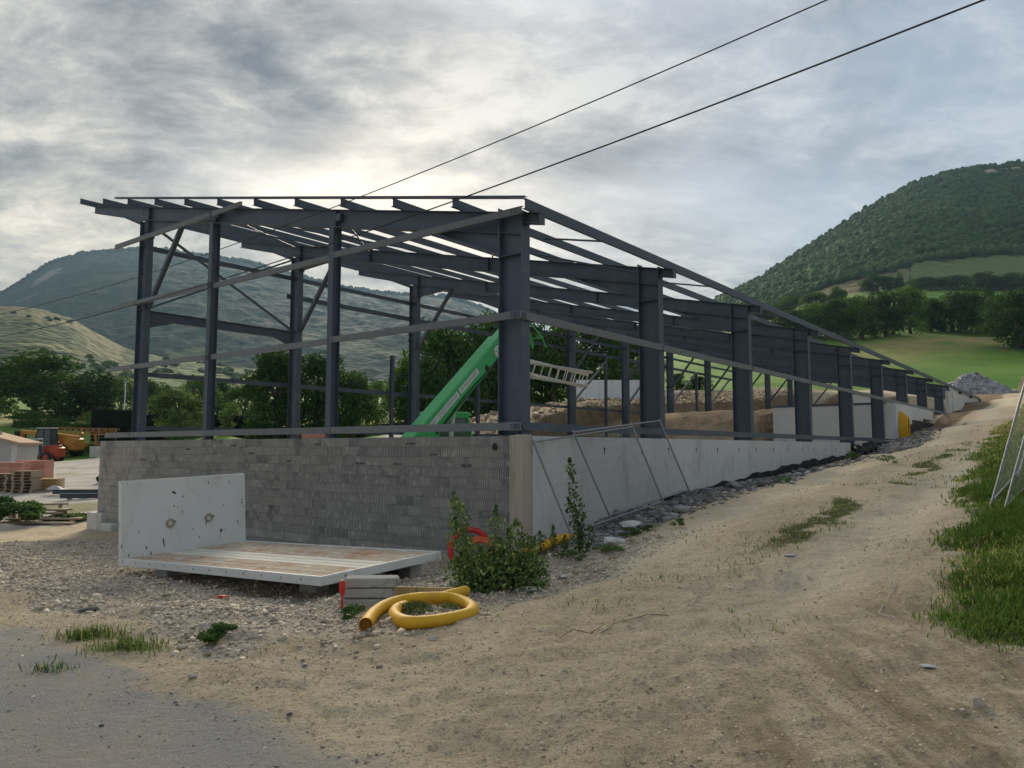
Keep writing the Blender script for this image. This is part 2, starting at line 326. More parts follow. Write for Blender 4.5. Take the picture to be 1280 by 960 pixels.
# ------------------------------------------------------------------ terrain
# trees: (image column, base row, top row, crown width in px, distance, kind, label)   kinds: d dark oak, m ash, l pale, s slim, t tall pointed
TREES = [
 (42, 527, 440, 94, 110, 'd', 'broad dark oak standing alone left of the steel frame'),
 (112, 534, 462, 80, 118, 'd', 'dark round tree touching the right side of the broad oak'),
 (-22, 524, 474, 60, 132, 'm', 'tree cut off by the left edge of the picture'),
 (150, 526, 470, 46, 128, 'l', 'pale grey green tree just left of the gable column'),
 (190, 530, 474, 44, 140, 'd', 'dark rounded tree behind the leftmost steel column'),
 (222, 549, 486, 66, 84, 'l', 'airy light green tree in front of the clipped hedge'),
 (250, 530, 466, 46, 132, 'm', 'tree behind the second steel column from the left'),
 (276, 528, 474, 40, 140, 'd', 'dark tree right of the second steel column'),
 (287, 547, 503, 30, 84, 's', 'slim pale sapling in front of the dark clipped hedge'),
 (305, 530, 478, 44, 125, 'm', 'mid green tree behind the gable opening'),
 (346, 551, 436, 84, 82, 'd', 'tall dark tree left of the inner column with leaves against the mountain'),
 (396, 551, 440, 84, 86, 'd', 'tall dark tree behind the third gable post'),
 (441, 549, 462, 58, 88, 'd', 'dark tree right of the third gable post'),
 (470, 530, 474, 30, 150, 'm', 'small tree at the edge of the tan field'),
 (507, 549, 446, 52, 96, 'm', 'tree left of the slim door post'),
 (548, 549, 402, 96, 92, 'd', 'big dark tree behind the lower end of the green boom'),
 (600, 549, 394, 96, 96, 'd', 'big dark tree behind the middle of the green boom'),
 (655, 545, 392, 92, 100, 'd', 'dark tree hidden partly by the corner column'),
 (694, 520, 404, 84, 96, 'm', 'mid green tree above the ladder'),
 (742, 506, 398, 96, 100, 'd', 'dark tree behind the white sheet hoarding'),
 (792, 500, 412, 66, 112, 'd', 'dark tree right above the white hoarding'),
 (812, 488, 446, 44, 92, 'l', 'small pale green tree right of the hoarding'),
 (846, 492, 466, 26, 100, 'm', 'low bush on the green slope by the hoarding'),
 (874, 489, 470, 30, 104, 'd', 'round dark bush on the green slope'),
 (950, 430, 386, 60, 235, 'd', 'dark tree behind the far end of the rafters'),
 (990, 424, 386, 56, 200, 'd', 'leftmost dark tree above the sloping roof edge'),
 (1018, 422, 379, 50, 196, 'm', 'second tree from the left above the roof edge'),
 (1046, 424, 372, 56, 188, 'd', 'dense tree in the long hedge below the lone round tree'),
 (1078, 424, 370, 60, 184, 'm', 'bushy tree in the middle of the long hedge'),
 (1108, 421, 362, 62, 184, 'd', 'tall dark tree in the middle of the long hedge'),
 (1138, 417, 356, 50, 186, 'm', 'taller mid green tree in the long hedge'),
 (1164, 415, 372, 50, 190, 'd', 'low dark tree in the long hedge left of the brown gap'),
 (1190, 415, 364, 56, 190, 'm', 'mid green tree above the worn patch of the field'),
 (1222, 415, 358, 58, 186, 'd', 'dark tree above the bright green field'),
 (1252, 420, 368, 52, 176, 'm', 'bushy tree left of the nearest hedge tree'),
 (1272, 436, 362, 72, 150, 'd', 'nearest hedge tree at the right edge of the picture'),
 (1318, 440, 366, 80, 150, 'm', 'hedge tree just outside the right edge'),
 (1047, 392, 358, 30, 270, 'd', 'lone round dark tree on the tan field'),
 (1073, 396, 370, 30, 262, 'm', 'small tree right of the lone round tree'),
 (1020, 398, 364, 44, 280, 'm', 'grey green tree left of the lone round tree'),
 (986, 404, 370, 44, 300, 'm', 'pale tree at the foot of the wooded mountain'),
 (1097, 364, 344, 44, 380, 'd', 'dark copse tree on the upper field'),
 (1125, 363, 338, 16, 380, 't', 'pointed dark cypress on the upper field'),
 (1113, 363, 347, 24, 385, 'm', 'small tree left of the pointed cypress'),
 (1163, 363, 346, 46, 380, 'd', 'dark tree right of the pointed cypress on the upper field'),
 (1143, 363, 348, 26, 390, 'm', 'thin tree in the row right of the cypress'),
 (1196, 363, 344, 40, 380, 'd', 'dark tree in the middle of the upper field row'),
 (1228, 363, 340, 38, 385, 'd', 'tall dark tree in the upper field row'),
 (1258, 362, 342, 42, 380, 'd', 'dark tree near the right end of the upper field row'),
 (1290, 360, 338, 46, 380, 'd', 'last dark tree of the upper field row'),
]
CT = []                                              # x, y, z control points
def cs(*a):
    for s, w, z in a: CT.append(tuple(W(s, w, z)))
def cpix(*a):
    for u, v, y in a: CT.append(tuple(at_y(u, v, y)))
cs((-11, 8, -1.6), (-8.5, 5.5, -1.6), (-8.5, 3.5, -1.63), (-8.5, .6, -1.68), (-8.4, -4, -1.8), (-8.5, -14, -2.1), (-14, 8, -1.6), (-14, 0, -1.7), (-14, -14, -2.1), (-30, 0, -1.9), (-30, 30, -1.2), (-30, -40, -2.4), (-9, 14, -1.5),
   (-5.4, 1.5, -1.80), (-4.75, 2.9, -1.74), (-4.8, .3, -2.0), (-4.6, -2, -2.14), (-4.8, -5, -2.19), (-3.4, -2, -2.16), (-4.5, -11.6, -2.28), (-1.5, -16.5, -2.6), (-.8, -8, -2.34), (-.8, -3, -2.12), (-.7, -.3, -2.02), (-.4, .8, -1.86), (-2.5, 1.6, -1.78),
   (3, .3, -1.50), (3, 1.3, -1.30), (7.7, .3, -1.14), (7.7, 1.4, -.98), (12, .3, -1.02), (16.7, .3, -.80), (22, .3, -.52), (26, .3, -.15), (32.8, .3, .25), (44, .3, 1.4), (57, .3, 2.8), (70, .3, 4.1),
   (-5, 4, -1.52), (0, 4, -1.12), (4, 4, -.84), (10, 3.6, -.42), (16, 3.4, -.05), (30, 3.2, 1.05), (45, 3, 2.4), (60, 2.6, 3.85), (75, 2, 5.1), (90, 0, 5.9), (110, -6, 6.6),
   (-5, 7.5, -1.30), (-2.6, 7.2, -1.14), (1.3, 7, -.92), (8, 6.2, -.5), (15, 5.7, -.02), (30, 5.2, 1.15), (50, 5.5, 3.0), (70, 6, 4.8), (90, 6, 6.0),
   (-5, 10, -.98), (0, 10, -.55), (10, 10, .25), (30, 10, 2.0), (57, 10, 4.3), (90, 14, 6.8), (0, 20, .1), (20, 22, 2.0), (60, 25, 6.0), (-10, 25, -.6),
   (2, -20, -2.3), (5, -35, -1.95), (19, -71, -1.4), (10, -50, -1.7), (6, -18, -1.9), (14, -18, -1.2), (20, -18, .6), (25, -17, 2.1), (30, -18, 2.9), (36, -18, 3.3), (48, -18, 4.0), (63, -17, 5.2), (75, -10, 6.0), (20, -30, -.6), (30, -26, 2.2), (43, -27, 3.9),
   (52, -26, 4.4), (66, -26, 5.5), (90, -22, 7.2), (40, -45, 1.2))
cpix((1240, 486, 92), (1180, 482, 100), (1240, 455, 135), (1240, 425, 180), (1100, 470, 120), (1100, 436, 165), (1000, 470, 125), (1320, 486, 92), (1400, 470, 110), (940, 478, 110), (900, 462, 170), (820, 470, 180),
     (60, 576, 80), (110, 574, 78), (10, 578, 80), (-60, 578, 80), (180, 573, 82), (300, 568, 86), (60, 540, 100), (30, 519, 135), (90, 519, 138), (-60, 530, 120), (60, 510, 190), (200, 505, 200), (400, 510, 200), (560, 520, 170),
     (-120, 505, 220), (60, 500, 300), (300, 498, 300), (560, 500, 280), (760, 470, 260), (1020, 402, 250), (1150, 402, 235), (1260, 402, 230), (1100, 384, 300), (1220, 380, 300), (1150, 366, 370), (1260, 366, 370), (1000, 390, 330), (900, 430, 330), (640, 490, 400), (300, 490, 420), (0, 490, 420), (1300, 356, 420), (1100, 360, 420), (950, 392, 420), (780, 450, 420))
for t in TREES: cpix((t[0], t[1], t[4]))
for a in range(0, 360, 20):                          # the country beside and behind the photographer stays gently rolling
    if 60 <= a <= 300:
        for r_, z in ((60, -2.0), (200, -2), (900, -5)):
            CT.append((r_ * math.sin(R(a)), r_ * math.cos(R(a)), z + (3 if 60 <= a < 150 else 0)))
for a in (-60, -45, -30, -15, 0, 15, 30, 45, 60):
    for r_ in (900, 3500): CT.append((r_ * math.sin(R(a)), r_ * math.cos(R(a)), 22 if abs(a) < 50 else 5))
CT = np.array(CT)
def _phi(d2, y): return np.sqrt(d2 + .6 + (0.02 * y) ** 2)
_d2 = ((CT[:, None, :2] - CT[None, :, :2]) ** 2).sum(-1)
_A = np.zeros((len(CT) + 1,) * 2); _A[:-1, :-1] = np.sqrt(_d2 + 1.0); _A[:-1, :-1] -= np.eye(len(CT)) * .06; _A[-1, :-1] = _A[:-1, -1] = 1
_wt = np.linalg.solve(_A, np.r_[CT[:, 2], 0])
def grade(x, y):
    """ground height before the building pit"""
    x = np.atleast_1d(np.asarray(x, float)); y = np.atleast_1d(np.asarray(y, float)); o = np.empty(x.shape)
    xf, yf, of = x.ravel(), y.ravel(), o.ravel()
    for i in range(0, len(xf), 20000):
        sl_ = slice(i, i + 20000)
        of[sl_] = np.sqrt((xf[sl_, None] - CT[:, 0]) ** 2 + (yf[sl_, None] - CT[:, 1]) ** 2 + 1.0) @ _wt[:-1] + _wt[-1]
    return of.reshape(x.shape)
def gedge(s): return np.interp(s, [-9, -4, 1, 8, 15, 30, 50, 70, 90], [8.4, 7.45, 7.0, 6.3, 5.8, 5.3, 5.1, 4.2, 3.0])
def zones(x, y):
    s, w = sw(x, y); t = -w
    nz = fbm(x * .9, y * .9, 3) - .5; nl = fbm(x * .22, y * .22, 11) - .5; nf = fbm(x * 4, y * 4, 21) - .5
    asph = sstep(-7.95, -8.85, s + nz * .6 + nl * .4) * sstep(8.4, 6.0, w + nl * 3 + nz * 1.5)
    grav = sstep(-7.75, -7.0, s + nz * 1.1 + nf * .5 + .12 * np.maximum(w, 0)) * sstep(.2, -.4, s) * sstep(4.1, 2.6, w + nz * 1.8) * sstep(-14, -8, w + nl * 8)
    rub = sstep(2.5, 1.3, w + nz * 1.1 - .02 * s) * sstep(-.6, 1.2, s) * sstep(42, 30, s) * sstep(-.5, .1, w)
    ge = gedge(s)
    grass = sstep(-.35, .35, w - ge + nz * .8 + nf * .3) * sstep(-5.5, -4.3, s - .12 * (w - 7.5) + nz * 1.5)
    mid = sstep(.42, .1, np.abs(w - 5.15 + nz * .8)) * sstep(-4, 0, s) * sstep(22, 12, s) * sstep(.50, .62, fbm(x * 1.3, y * 1.3, 5) + .06)
    earth = sstep(15.2, 16.2, t) * sstep(9, 14, s) * sstep(33, 24, t - .02 * s) * sstep(104, 84, s) + sstep(60, 68, s) * sstep(2.0, .6, w) * sstep(-4, 0, w) * sstep(100, 80, s)
    earth = np.maximum(earth, sstep(.4, 1.5, w) * 0)
    earth = np.maximum(earth, sstep(2.6, 1.2, w + nz) * sstep(34, 42, s) * sstep(.0, .3, w))
    earth = np.maximum(earth, (s > 32.6) * (s < 72) * (t > .1) * (t < 16.5))
    earth = np.maximum(earth, (s > .2) * (s < 33) * (t > .3) * (t < 15.5) * .6)
    yard = sstep(17, 20, t) * sstep(112, 103, y) * (1 - np.clip(earth, 0, 1)) * (s > -4)
    fieldz = np.maximum(sstep(np.where(x < -20, 106, 92), np.where(x < -20, 113, 99), y + nl * 8) * (1 - sstep(0, 1, earth)), sstep(22, 26, w) * 1.0)
    fieldz = np.maximum(fieldz, sstep(33, 37, t - .02 * s + nl * 4) * sstep(18, 24, s) * sstep(30, 44, y))
    return dict(s=s, w=w, t=t, asph=asph, grav=grav, rub=rub, grass=np.clip(np.maximum(grass, 0), 0, 1), mid=mid, earth=np.clip(earth, 0, 1), yard=np.clip(yard, 0, 1), field=np.clip(fieldz, 0, 1), nz=nz, nl=nl, nf=nf)
FLOOR1, FLOOR2 = -1.40, 2.35
def ground(x, y, fine=True):
    z = grade(x, y); x = np.atleast_1d(np.asarray(x, float)); y = np.atleast_1d(np.asarray(y, float))
    s, w = sw(x, y); t = -w
    ins = sstep(.0, .25, s) * sstep(.12, .4, t) * sstep(16.2, 15.2, t) * sstep(72, 71, s)
    fl = np.where(s < 33.2, FLOOR1, FLOOR2)
    bank = sstep(26.5, 35.5, s) * sstep(6.0, 7.2, t); fl = np.where(s < 36, np.maximum(fl * (s < 33.2), 0) + np.where(s < 33.2, FLOOR1 + (FLOOR2 - FLOOR1) * bank, FLOOR2 - (FLOOR2 - FLOOR1) * (1 - sstep(26.5, 35.5, s)) * sstep(6.0, 7.2, t)), fl) + .35 * bank * (s < 40) * (fbm(x * .7, y * .7, 52) - .5)
    z = z * (1 - ins) + fl * ins
    if fine:
        near = sstep(70, 25, np.hypot(x, y))
        q = zones(x, y)
        rut = np.exp(-((w - 3.3 - .35 * q['nl']) / .5) ** 2) + np.exp(-((w - 6.1 - .35 * q['nl']) / .45) ** 2)
        z = z - near * .09 * rut * sstep(-7, -3, s) * sstep(30, 20, s) * (1 - ins)
        amp = (.13 * (1 - q['asph']) + .10 * q['grav'] + .16 * q['rub'])
        z = z + near * amp * (fbm(x * 1.1, y * 1.1, 31) - .5) * (1 - ins * .7)
        z = z + near * (.075 * (1 - q['asph'])) * (fbm(x * 5, y * 5, 33, 4) - .5)
        z = z + .5 * sstep(14, 18, t) * q['earth'] * (fbm(x * .35, y * .35, 41) - .5) * sstep(20, 30, y)
        # low berm of pushed stones along the edge of the gravel
        z = z + .10 * np.exp(-((s + 7.05 + q['nz']) / .28) ** 2) * sstep(3.5, 2, w) * sstep(-2.5, .5, w)
    return z
def gz(x, y): return float(ground(np.array([x]), np.array([y]))[0])
def gpt(s, w, dz=0.0): p = W(s, w); return (p[0], p[1], gz(p[0], p[1]) + dz)

def drop(u, v):
    """first hit of a photograph ray with the ground: where a thing seen standing there stands"""
    r = ray(u, v); lo = 2.0
    ys = np.geomspace(2.2, 140, 900); z = ground(ys * r[0] / r[1], ys) ; h = ys * r[2] / r[1] - z
    i = int(np.argmax(h < 0)); 
    if h[i] >= 0: i = len(ys) - 1
    y = ys[i]; return np.array([y * r[0] / r[1], y, z[i]])

# ground sheet: polar grid, fine in front of the photographer, reaching the horizon
nr = 540
rad = np.r_[np.geomspace(.4, 2.4, 14)[:-1], np.geomspace(2.4, 60, 345)[:-1], np.geomspace(60, 460, 150)[:-1], np.geomspace(460, 4200, 26)]
azf = np.linspace(R(-41), R(41), 540); azc = np.linspace(R(41), R(319), 90)[1:-1]
az = np.r_[azf, azc]
RR, AA = np.meshgrid(rad, az, indexing='ij')
GX, GY = RR * np.sin(AA), RR * np.cos(AA)
GZ = ground(GX.ravel(), GY.ravel()).reshape(GX.shape)
GZ = GZ - sstep(430, 700, RR) * 26 * sstep(-.5, .5, np.cos(AA))
q = zones(GX.ravel(), GY.ravel())
za = np.c_[q['asph'], np.maximum(q['grav'], .0), np.maximum(q['grass'], q['mid'] * .8)]
zb = np.c_[q['rub'], q['earth'], q['yard']]
# far fields: worn tan patches with a place of their own
def blob(u, v, y, ru, ry): p = at_y(u, v, y); return np.exp(-(((GX.ravel() - p[0]) / ru) ** 2 + ((GY.ravel() - p[1]) / ry) ** 2))
brn = sstep(-3.2, -6.2, q['s']) * sstep(-9, -7, q['s']) * sstep(1, 4, q['w']) * .18 + .75 * sstep(6.2, 7.2, q['w']) * sstep(-3, -4.5, q['s']) * sstep(-8.5, -7, q['s'])
tan = np.clip(brn, 0, 1) * (np.hypot(GX.ravel(), GY.ravel()) < 30) + blob(1150, 430, 165, 16, 14) + .9 * blob(1235, 428, 170, 9, 10) + .6 * blob(1090, 440, 150, 10, 12) + blob(1090, 384, 300, 30, 22) + blob(1170, 395, 245, 10, 8) + blob(60, 517, 140, 50, 22) + .8 * blob(480, 505, 190, 24, 40) + .7 * blob(300, 520, 150, 40, 40) + blob(1000, 392, 320, 40, 60) * .8
_lane = lambda c, k: np.exp(-((q['w'] - c - .35 * q['nl']) / k) ** 2)
rutc = np.clip((_lane(3.3, .62) + _lane(6.1, .55)) * sstep(-7.5, -2, q['s']) * sstep(75, 50, q['s']) * (.6 + .8 * (q['nz'] + .5)), 0, 1)
zc_ = np.c_[q['field'], np.clip(tan, 0, 1), rutc]
nA, nR = len(az), len(rad)
i0 = (np.arange(nR - 1)[:, None] * nA + np.arange(nA)[None, :]).ravel()
jn = (np.arange(nA) + 1) % nA
i1 = (np.arange(nR - 1)[:, None] * nA + jn[None, :]).ravel()
Q = np.c_[i0, i1, i1 + nA, i0 + nA][:, ::-1]
gm = bpy.data.materials.new('ground'); gm.use_nodes = True; gm.node_tree.nodes.clear(); n = NT(gm.node_tree)
pos = n.n('ShaderNodeNewGeometry').outputs['Position']
def att(nm):
    s_ = n.n('ShaderNodeSeparateColor', {0: n.n('ShaderNodeAttribute', attribute_name=nm).outputs['Color']}); return s_.outputs
A_, B_, C_ = att('zone_a'), att('zone_b'), att('zone_c')
nbig = n.noise(pos, .7, 6, .6); nmid = n.noise(pos, 4.5, 6, .65); nfin = n.noise(pos, 28, 5, .7); nvf = n.noise(pos, 90, 3, .6)
vor = n.n('ShaderNodeTexVoronoi', {'Vector': pos, 'Scale': 26.0, 'Randomness': 1.0})
vorc = n.n('ShaderNodeSeparateColor', {0: vor.outputs['Color']}).outputs[0]
dirt = n.mix(n.ramp(nbig, [(.32, 0.0), (.68, 1.0)]), (.50, .40, .26), (.64, .54, .375))
dirt = n.mix(n.ramp(nmid, [(.42, 0.0), (.68, .75)]), dirt, (.70, .595, .410))
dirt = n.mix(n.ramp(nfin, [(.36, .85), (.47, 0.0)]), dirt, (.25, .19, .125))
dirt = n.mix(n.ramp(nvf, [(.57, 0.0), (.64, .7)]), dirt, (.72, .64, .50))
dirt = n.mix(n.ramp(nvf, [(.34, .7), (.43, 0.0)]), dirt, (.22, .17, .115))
dirt = n.mix(n.math('MULTIPLY', C_[2], n.ramp(nmid, [(.30, 1.0), (.70, .35)])), dirt, (.74, .655, .495))
rm = n.n('ShaderNodeMapping', {'Vector': pos, 'Rotation': (0, 0, -SA), 'Scale': (.35, 3.2, 1)}).outputs[0]
stk = n.noise(rm, 1.6, 8, .72, .3)
rm2 = n.n('ShaderNodeMapping', {'Vector': pos, 'Rotation': (0, 0, -SA), 'Scale': (3.0, .3, 1)}).outputs[0]
stk2 = n.noise(rm2, 1.5, 8, .72, .3)
dirt = n.mix(n.ramp(stk, [(.52, 0.0), (.68, .45)]), dirt, (.33, .26, .165))
dirt = n.mix(n.math('MULTIPLY', C_[3 if False else 1], n.ramp(stk2, [(.42, 0.0), (.60, 1.0)])), dirt, (.29, .225, .14))
dirt = n.mix(n.ramp(n.noise(pos, 2.1, 7, .7, .6), [(.57, 0.0), (.70, .5)]), dirt, (.33, .27, .185))
asp = n.mix(n.ramp(nvf, [(.35, 0.0), (.65, 1.0)]), (.27, .264, .25), (.44, .43, .405))
asp = n.mix(n.ramp(n.noise(pos, 1.3, 8, .7), [(.42, .0), (.66, .75)]), asp, (.48, .42, .32))
grv = n.mix(n.ramp(nfin, [(.3, 0.0), (.7, 1.0)]), (.40, .345, .26), (.63, .555, .44))
grv = n.mix(.55, grv, n.ramp(vorc, [(0.0, (.30, .255, .195)), (.5, (.50, .435, .34)), (1.0, (.70, .63, .52))]))
grs = n.mix(n.ramp(nmid, [(.35, 0.0), (.65, 1.0)]), (.070, .085, .024), (.15, .13, .055))
rubc = n.mix(n.ramp(nfin, [(.3, 0.0), (.7, 1.0)]), (.10, .105, .112), (.27, .275, .28))
ear = n.mix(n.ramp(n.noise(pos, .9, 7, .7), [(.35, 0.0), (.65, 1.0)]), (.155, .102, .058), (.31, .225, .138))
ear = n.mix(n.ramp(nmid, [(.50, 0.0), (.72, .8)]), ear, (.42, .335, .225))
yrd = n.mix(n.ramp(nbig, [(.35, 0.0), (.65, 1.0)]), (.42, .385, .33), (.58, .55, .50))
yrd = n.mix(n.ramp(n.noise(pos, .23, 5, .6), [(.54, 0.0), (.62, .8)]), yrd, (.24, .24, .10))
fld = n.mix(n.ramp(n.noise(pos, .06, 6, .6), [(.38, 0.0), (.62, 1.0)]), (.085, .215, .018), (.155, .285, .038))
fld = n.mix(n.ramp(n.noise(pos, .9, 6, .7), [(.45, 0.0), (.7, .6)]), fld, (.10, .17, .04))
fld = n.mix(n.math('MULTIPLY', C_[1], n.ramp(n.noise(pos, .16, 6, .7), [(.30, 0.0), (.55, 1.0)])), fld, (.37, .29, .125))
def soft(f, k=.5, nn=None):   # break the border of a zone up with the fine noise
    v = n.math('ADD', f, n.math('MULTIPLY', n.math('SUBTRACT', nn or nmid, .5), k)); return n.ramp(v, [(.35, 0.0), (.65, 1.0)])
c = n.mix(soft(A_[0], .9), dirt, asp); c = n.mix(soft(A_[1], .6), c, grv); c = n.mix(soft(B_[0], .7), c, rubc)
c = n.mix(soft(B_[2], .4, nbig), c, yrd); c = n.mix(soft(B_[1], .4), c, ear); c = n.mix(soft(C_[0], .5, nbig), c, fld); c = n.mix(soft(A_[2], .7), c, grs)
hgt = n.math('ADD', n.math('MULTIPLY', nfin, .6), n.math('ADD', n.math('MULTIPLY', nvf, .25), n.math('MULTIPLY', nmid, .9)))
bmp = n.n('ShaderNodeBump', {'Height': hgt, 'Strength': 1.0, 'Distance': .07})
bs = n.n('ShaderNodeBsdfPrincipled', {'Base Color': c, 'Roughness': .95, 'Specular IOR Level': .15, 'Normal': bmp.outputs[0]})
n.n('ShaderNodeOutputMaterial', {'Surface': bs.outputs[0]})
gme = npmesh('ground', np.c_[GX.ravel(), GY.ravel(), GZ.ravel()], Q, [gm], True, colattr=dict(zone_a=za, zone_b=zb, zone_c=zc_))
tag(link('ground', gme), 'stony ground with dirt track, gravel and fields', None, kind='structure')

# hills: sheets from their foot to their ridge and down behind it
def hill(name, label, us, ridge, foot, y0, y1, m, nu=260, nj=70, amp=6, cell=9.0, power=1.15, seed=1, attrs=None):
    ua = np.linspace(us[0], us[-1], nu); rv = np.interp(ua, us, ridge); fv = np.interp(ua, us, foot)
    j = np.r_[np.linspace(0, 1, nj), 1.06, 1.2, 1.5]
    Y = y0 + (y1 - y0) * j
    def zt(v): b = (CY - v) / F; return (SP + b * CP) / (CP - b * SP)
    zr, zf = zt(rv) * y1, zt(fv) * y0
    a = (ua - CX) / (F * (CP - (CY - 420) / F * SP))
    X = a[None, :] * Y[:, None]; YY = np.repeat(Y[:, None], nu, 1)
    jj = np.clip(j, 0, 1)[:, None] ** power
    Z = zf + (zr - zf) * jj
    Z = Z - (np.clip(j - 1, 0, 9)[:, None]) ** 1.3 * (zr - zf) * 1.2
    Z = Z + amp * (fbm(X / cell, YY / cell, seed, 2) - .5) * sstep(0, .12, j)[:, None] + amp * 3.0 * (fbm(X / 140, YY / 140, seed + 5) - .5) * (np.clip(j, 0, 1) * (1 - np.clip(j, 0, 1)) * 4)[:, None]
    n_ = nu; i_ = (np.arange(len(j) - 1)[:, None] * n_ + np.arange(n_ - 1)[None, :]).ravel()
    Qh = np.c_[i_, i_ + 1, i_ + n_ + 1, i_ + n_]
    ca = attrs(np.repeat(ua[None, :], len(j), 0), np.repeat(np.clip(j, 0, 1)[:, None], n_, 1), X, YY) if attrs else None
    me = npmesh(name, np.c_[X.ravel(), YY.ravel(), Z.ravel()], Qh, [m], True, colattr=dict(zone_a=ca) if ca is not None else None)
    tag(link(name, me), label, None, kind='structure')
    return X, YY, Z, ua, j
def forestmat(name, c1, c2, c3, sc, rock=None, field=None, field2=None):
    m = bpy.data.materials.new(name); m.use_nodes = True; m.node_tree.nodes.clear(); n = NT(m.node_tree)
    pos = n.n('ShaderNodeNewGeometry').outputs['Position']
    v = n.n('ShaderNodeTexVoronoi', {'Vector': pos, 'Scale': sc}); vc = n.n('ShaderNodeSeparateColor', {0: v.outputs['Color']}).outputs[0]
    c = n.mix(vc, c1, c2); c = n.mix(n.ramp(n.noise(pos, sc * .09, 6, .6), [(.45, 0.0), (.68, .8)]), c, c3)
    a = n.n('ShaderNodeSeparateColor', {0: n.n('ShaderNodeAttribute', attribute_name='zone_a').outputs['Color']}).outputs
    br = n.math('MULTIPLY', n.math('SUBTRACT', n.noise(pos, sc * .5, 5, .7), .5), 1.1)
    if rock: c = n.mix(n.ramp(n.math('ADD', a[0], br), [(.45, 0.0), (.6, 1.0)]), c, rock)
    if field: c = n.mix(n.ramp(n.math('ADD', a[1], br), [(.45, 0.0), (.55, 1.0)]), c, field)
    if field2: c = n.mix(n.ramp(n.math('ADD', a[2], br), [(.45, 0.0), (.55, 1.0)]), c, field2)
    b = n.n('ShaderNodeBump', {'Height': v.outputs['Distance'], 'Strength': .9, 'Distance': 3.0}); b.invert = True
    bs = n.n('ShaderNodeBsdfPrincipled', {'Base Color': c, 'Roughness': .95, 'Specular IOR Level': .1, 'Normal': b.outputs[0]})
    n.n('ShaderNodeOutputMaterial', {'Surface': bs.outputs[0]}); return m
def g2(u, j, u0, j0, su, sj): return np.exp(-((u - u0) / su) ** 2 - ((j - j0) / sj) ** 2)
mL = forestmat('far_forest', (.022, .040, .022), (.044, .066, .032), (.058, .078, .040), .09, (.26, .23, .19), (.14, .16, .07), (.22, .19, .10))
hill('mountain', 'blue wooded mountain with a flat shoulder behind the steel frame', [-700, -300, -120, -40, 0, 20, 60, 100, 150, 190, 240, 300, 350, 420, 480, 560, 600, 640, 700, 780, 900, 1000],
     [470, 430, 395, 378, 366, 354, 328, 317, 312, 311, 319, 327, 339, 358, 367, 371, 384, 402, 432, 462, 480, 490], [500] * 22, 900, 2100, mL, 520, 120, 9, 18, .9, 3,
     lambda u, j, X, Y: np.stack([.8 * g2(u, j, 55, .80, 26, .06) + .5 * g2(u, j, 30, .6, 30, .05), .75 * g2(u, j, 420, .22, 120, .05) + .6 * g2(u, j, 250, .12, 90, .05) + .6 * g2(u, j, 520, .1, 60, .06), .5 * g2(u, j, 330, .3, 60, .03)], -1).reshape(-1, 3))
mG = forestmat('scrub_hill', (.050, .075, .028), (.085, .115, .042), (.10, .13, .05), .16, (.185, .180, .085), (.110, .155, .050), (.20, .20, .085))
def za_gold(u, j, X, Y):
    top = sstep(.66, .76, j + .10 * (fbm(u / 40, j * 3, 9) - .5) + np.where(u > 110, .2, 0)) * sstep(175, 130, u) * sstep(-90, -20, u)
    strip = g2(u, j, 70, .40, 60, .035) * .9
    f = .9 * g2(u, j, 170, .30, 70, .14) + .9 * g2(u, j, 300, .55, 110, .25) + .8 * g2(u, j, 240, .9, 80, .10) + .7 * g2(u, j, 420, .6, 80, .2)
    return np.stack([np.clip(top, 0, 1), np.clip(f, 0, 1), np.clip(strip, 0, 1)], -1).reshape(-1, 3)
hill('hill', 'nearer hill with a golden dry crest, scrub and pale fields', [-500, -200, -100, 0, 40, 90, 120, 160, 220, 320, 460, 600, 720, 820],
     [420, 380, 374, 383, 385, 398, 416, 436, 449, 462, 474, 484, 494, 500], [512] * 14, 300, 640, mG, 420, 80, 2.2, 10, .95, 6, za_gold)
mR = forestmat('mountain_forest', (.030, .050, .016), (.060, .088, .028), (.085, .105, .036), .13, (.40, .31, .24), (.20, .185, .085), (.15, .20, .07))
def za_right(u, j, X, Y):
    rock = 1.2 * g2(u, j, 1247, .90, 11, .040) + 1.2 * g2(u, j, 1280, .91, 12, .035) + g2(u, j, 1184, .85, 8, .025)
    tanf = sstep(.13, .10, j + .02 * (fbm(u / 20, j * 9, 4) - .5)) * sstep(1000, 1030, u) * sstep(1150, 1130, u)
    grn = sstep(.16, .12, j + .03 * (fbm(u / 20, j * 9, 7) - .5)) * sstep(1135, 1150, u)
    return np.stack([np.clip(rock, 0, 1), np.clip(tanf, 0, 1), np.clip(grn, 0, 1)], -1).reshape(-1, 3)
RU = [760, 850, 925, 960, 1000, 1050, 1100, 1150, 1200, 1240, 1280, 1340, 1450, 1600, 1800]
MX, MY, MZ, MU, MJ = hill('mountain_slope', 'steep wooded mountain rising on the right', RU, [430, 400, 362, 345, 318, 287, 257, 230, 215, 209, 205, 200, 206, 260, 350],
     [440, 420, 398, 392, 384, 372, 366, 362, 360, 358, 356, 354, 350, 350, 360], 415, 860, mR, 420, 110, 3, 9, 1.0, 12, za_right)

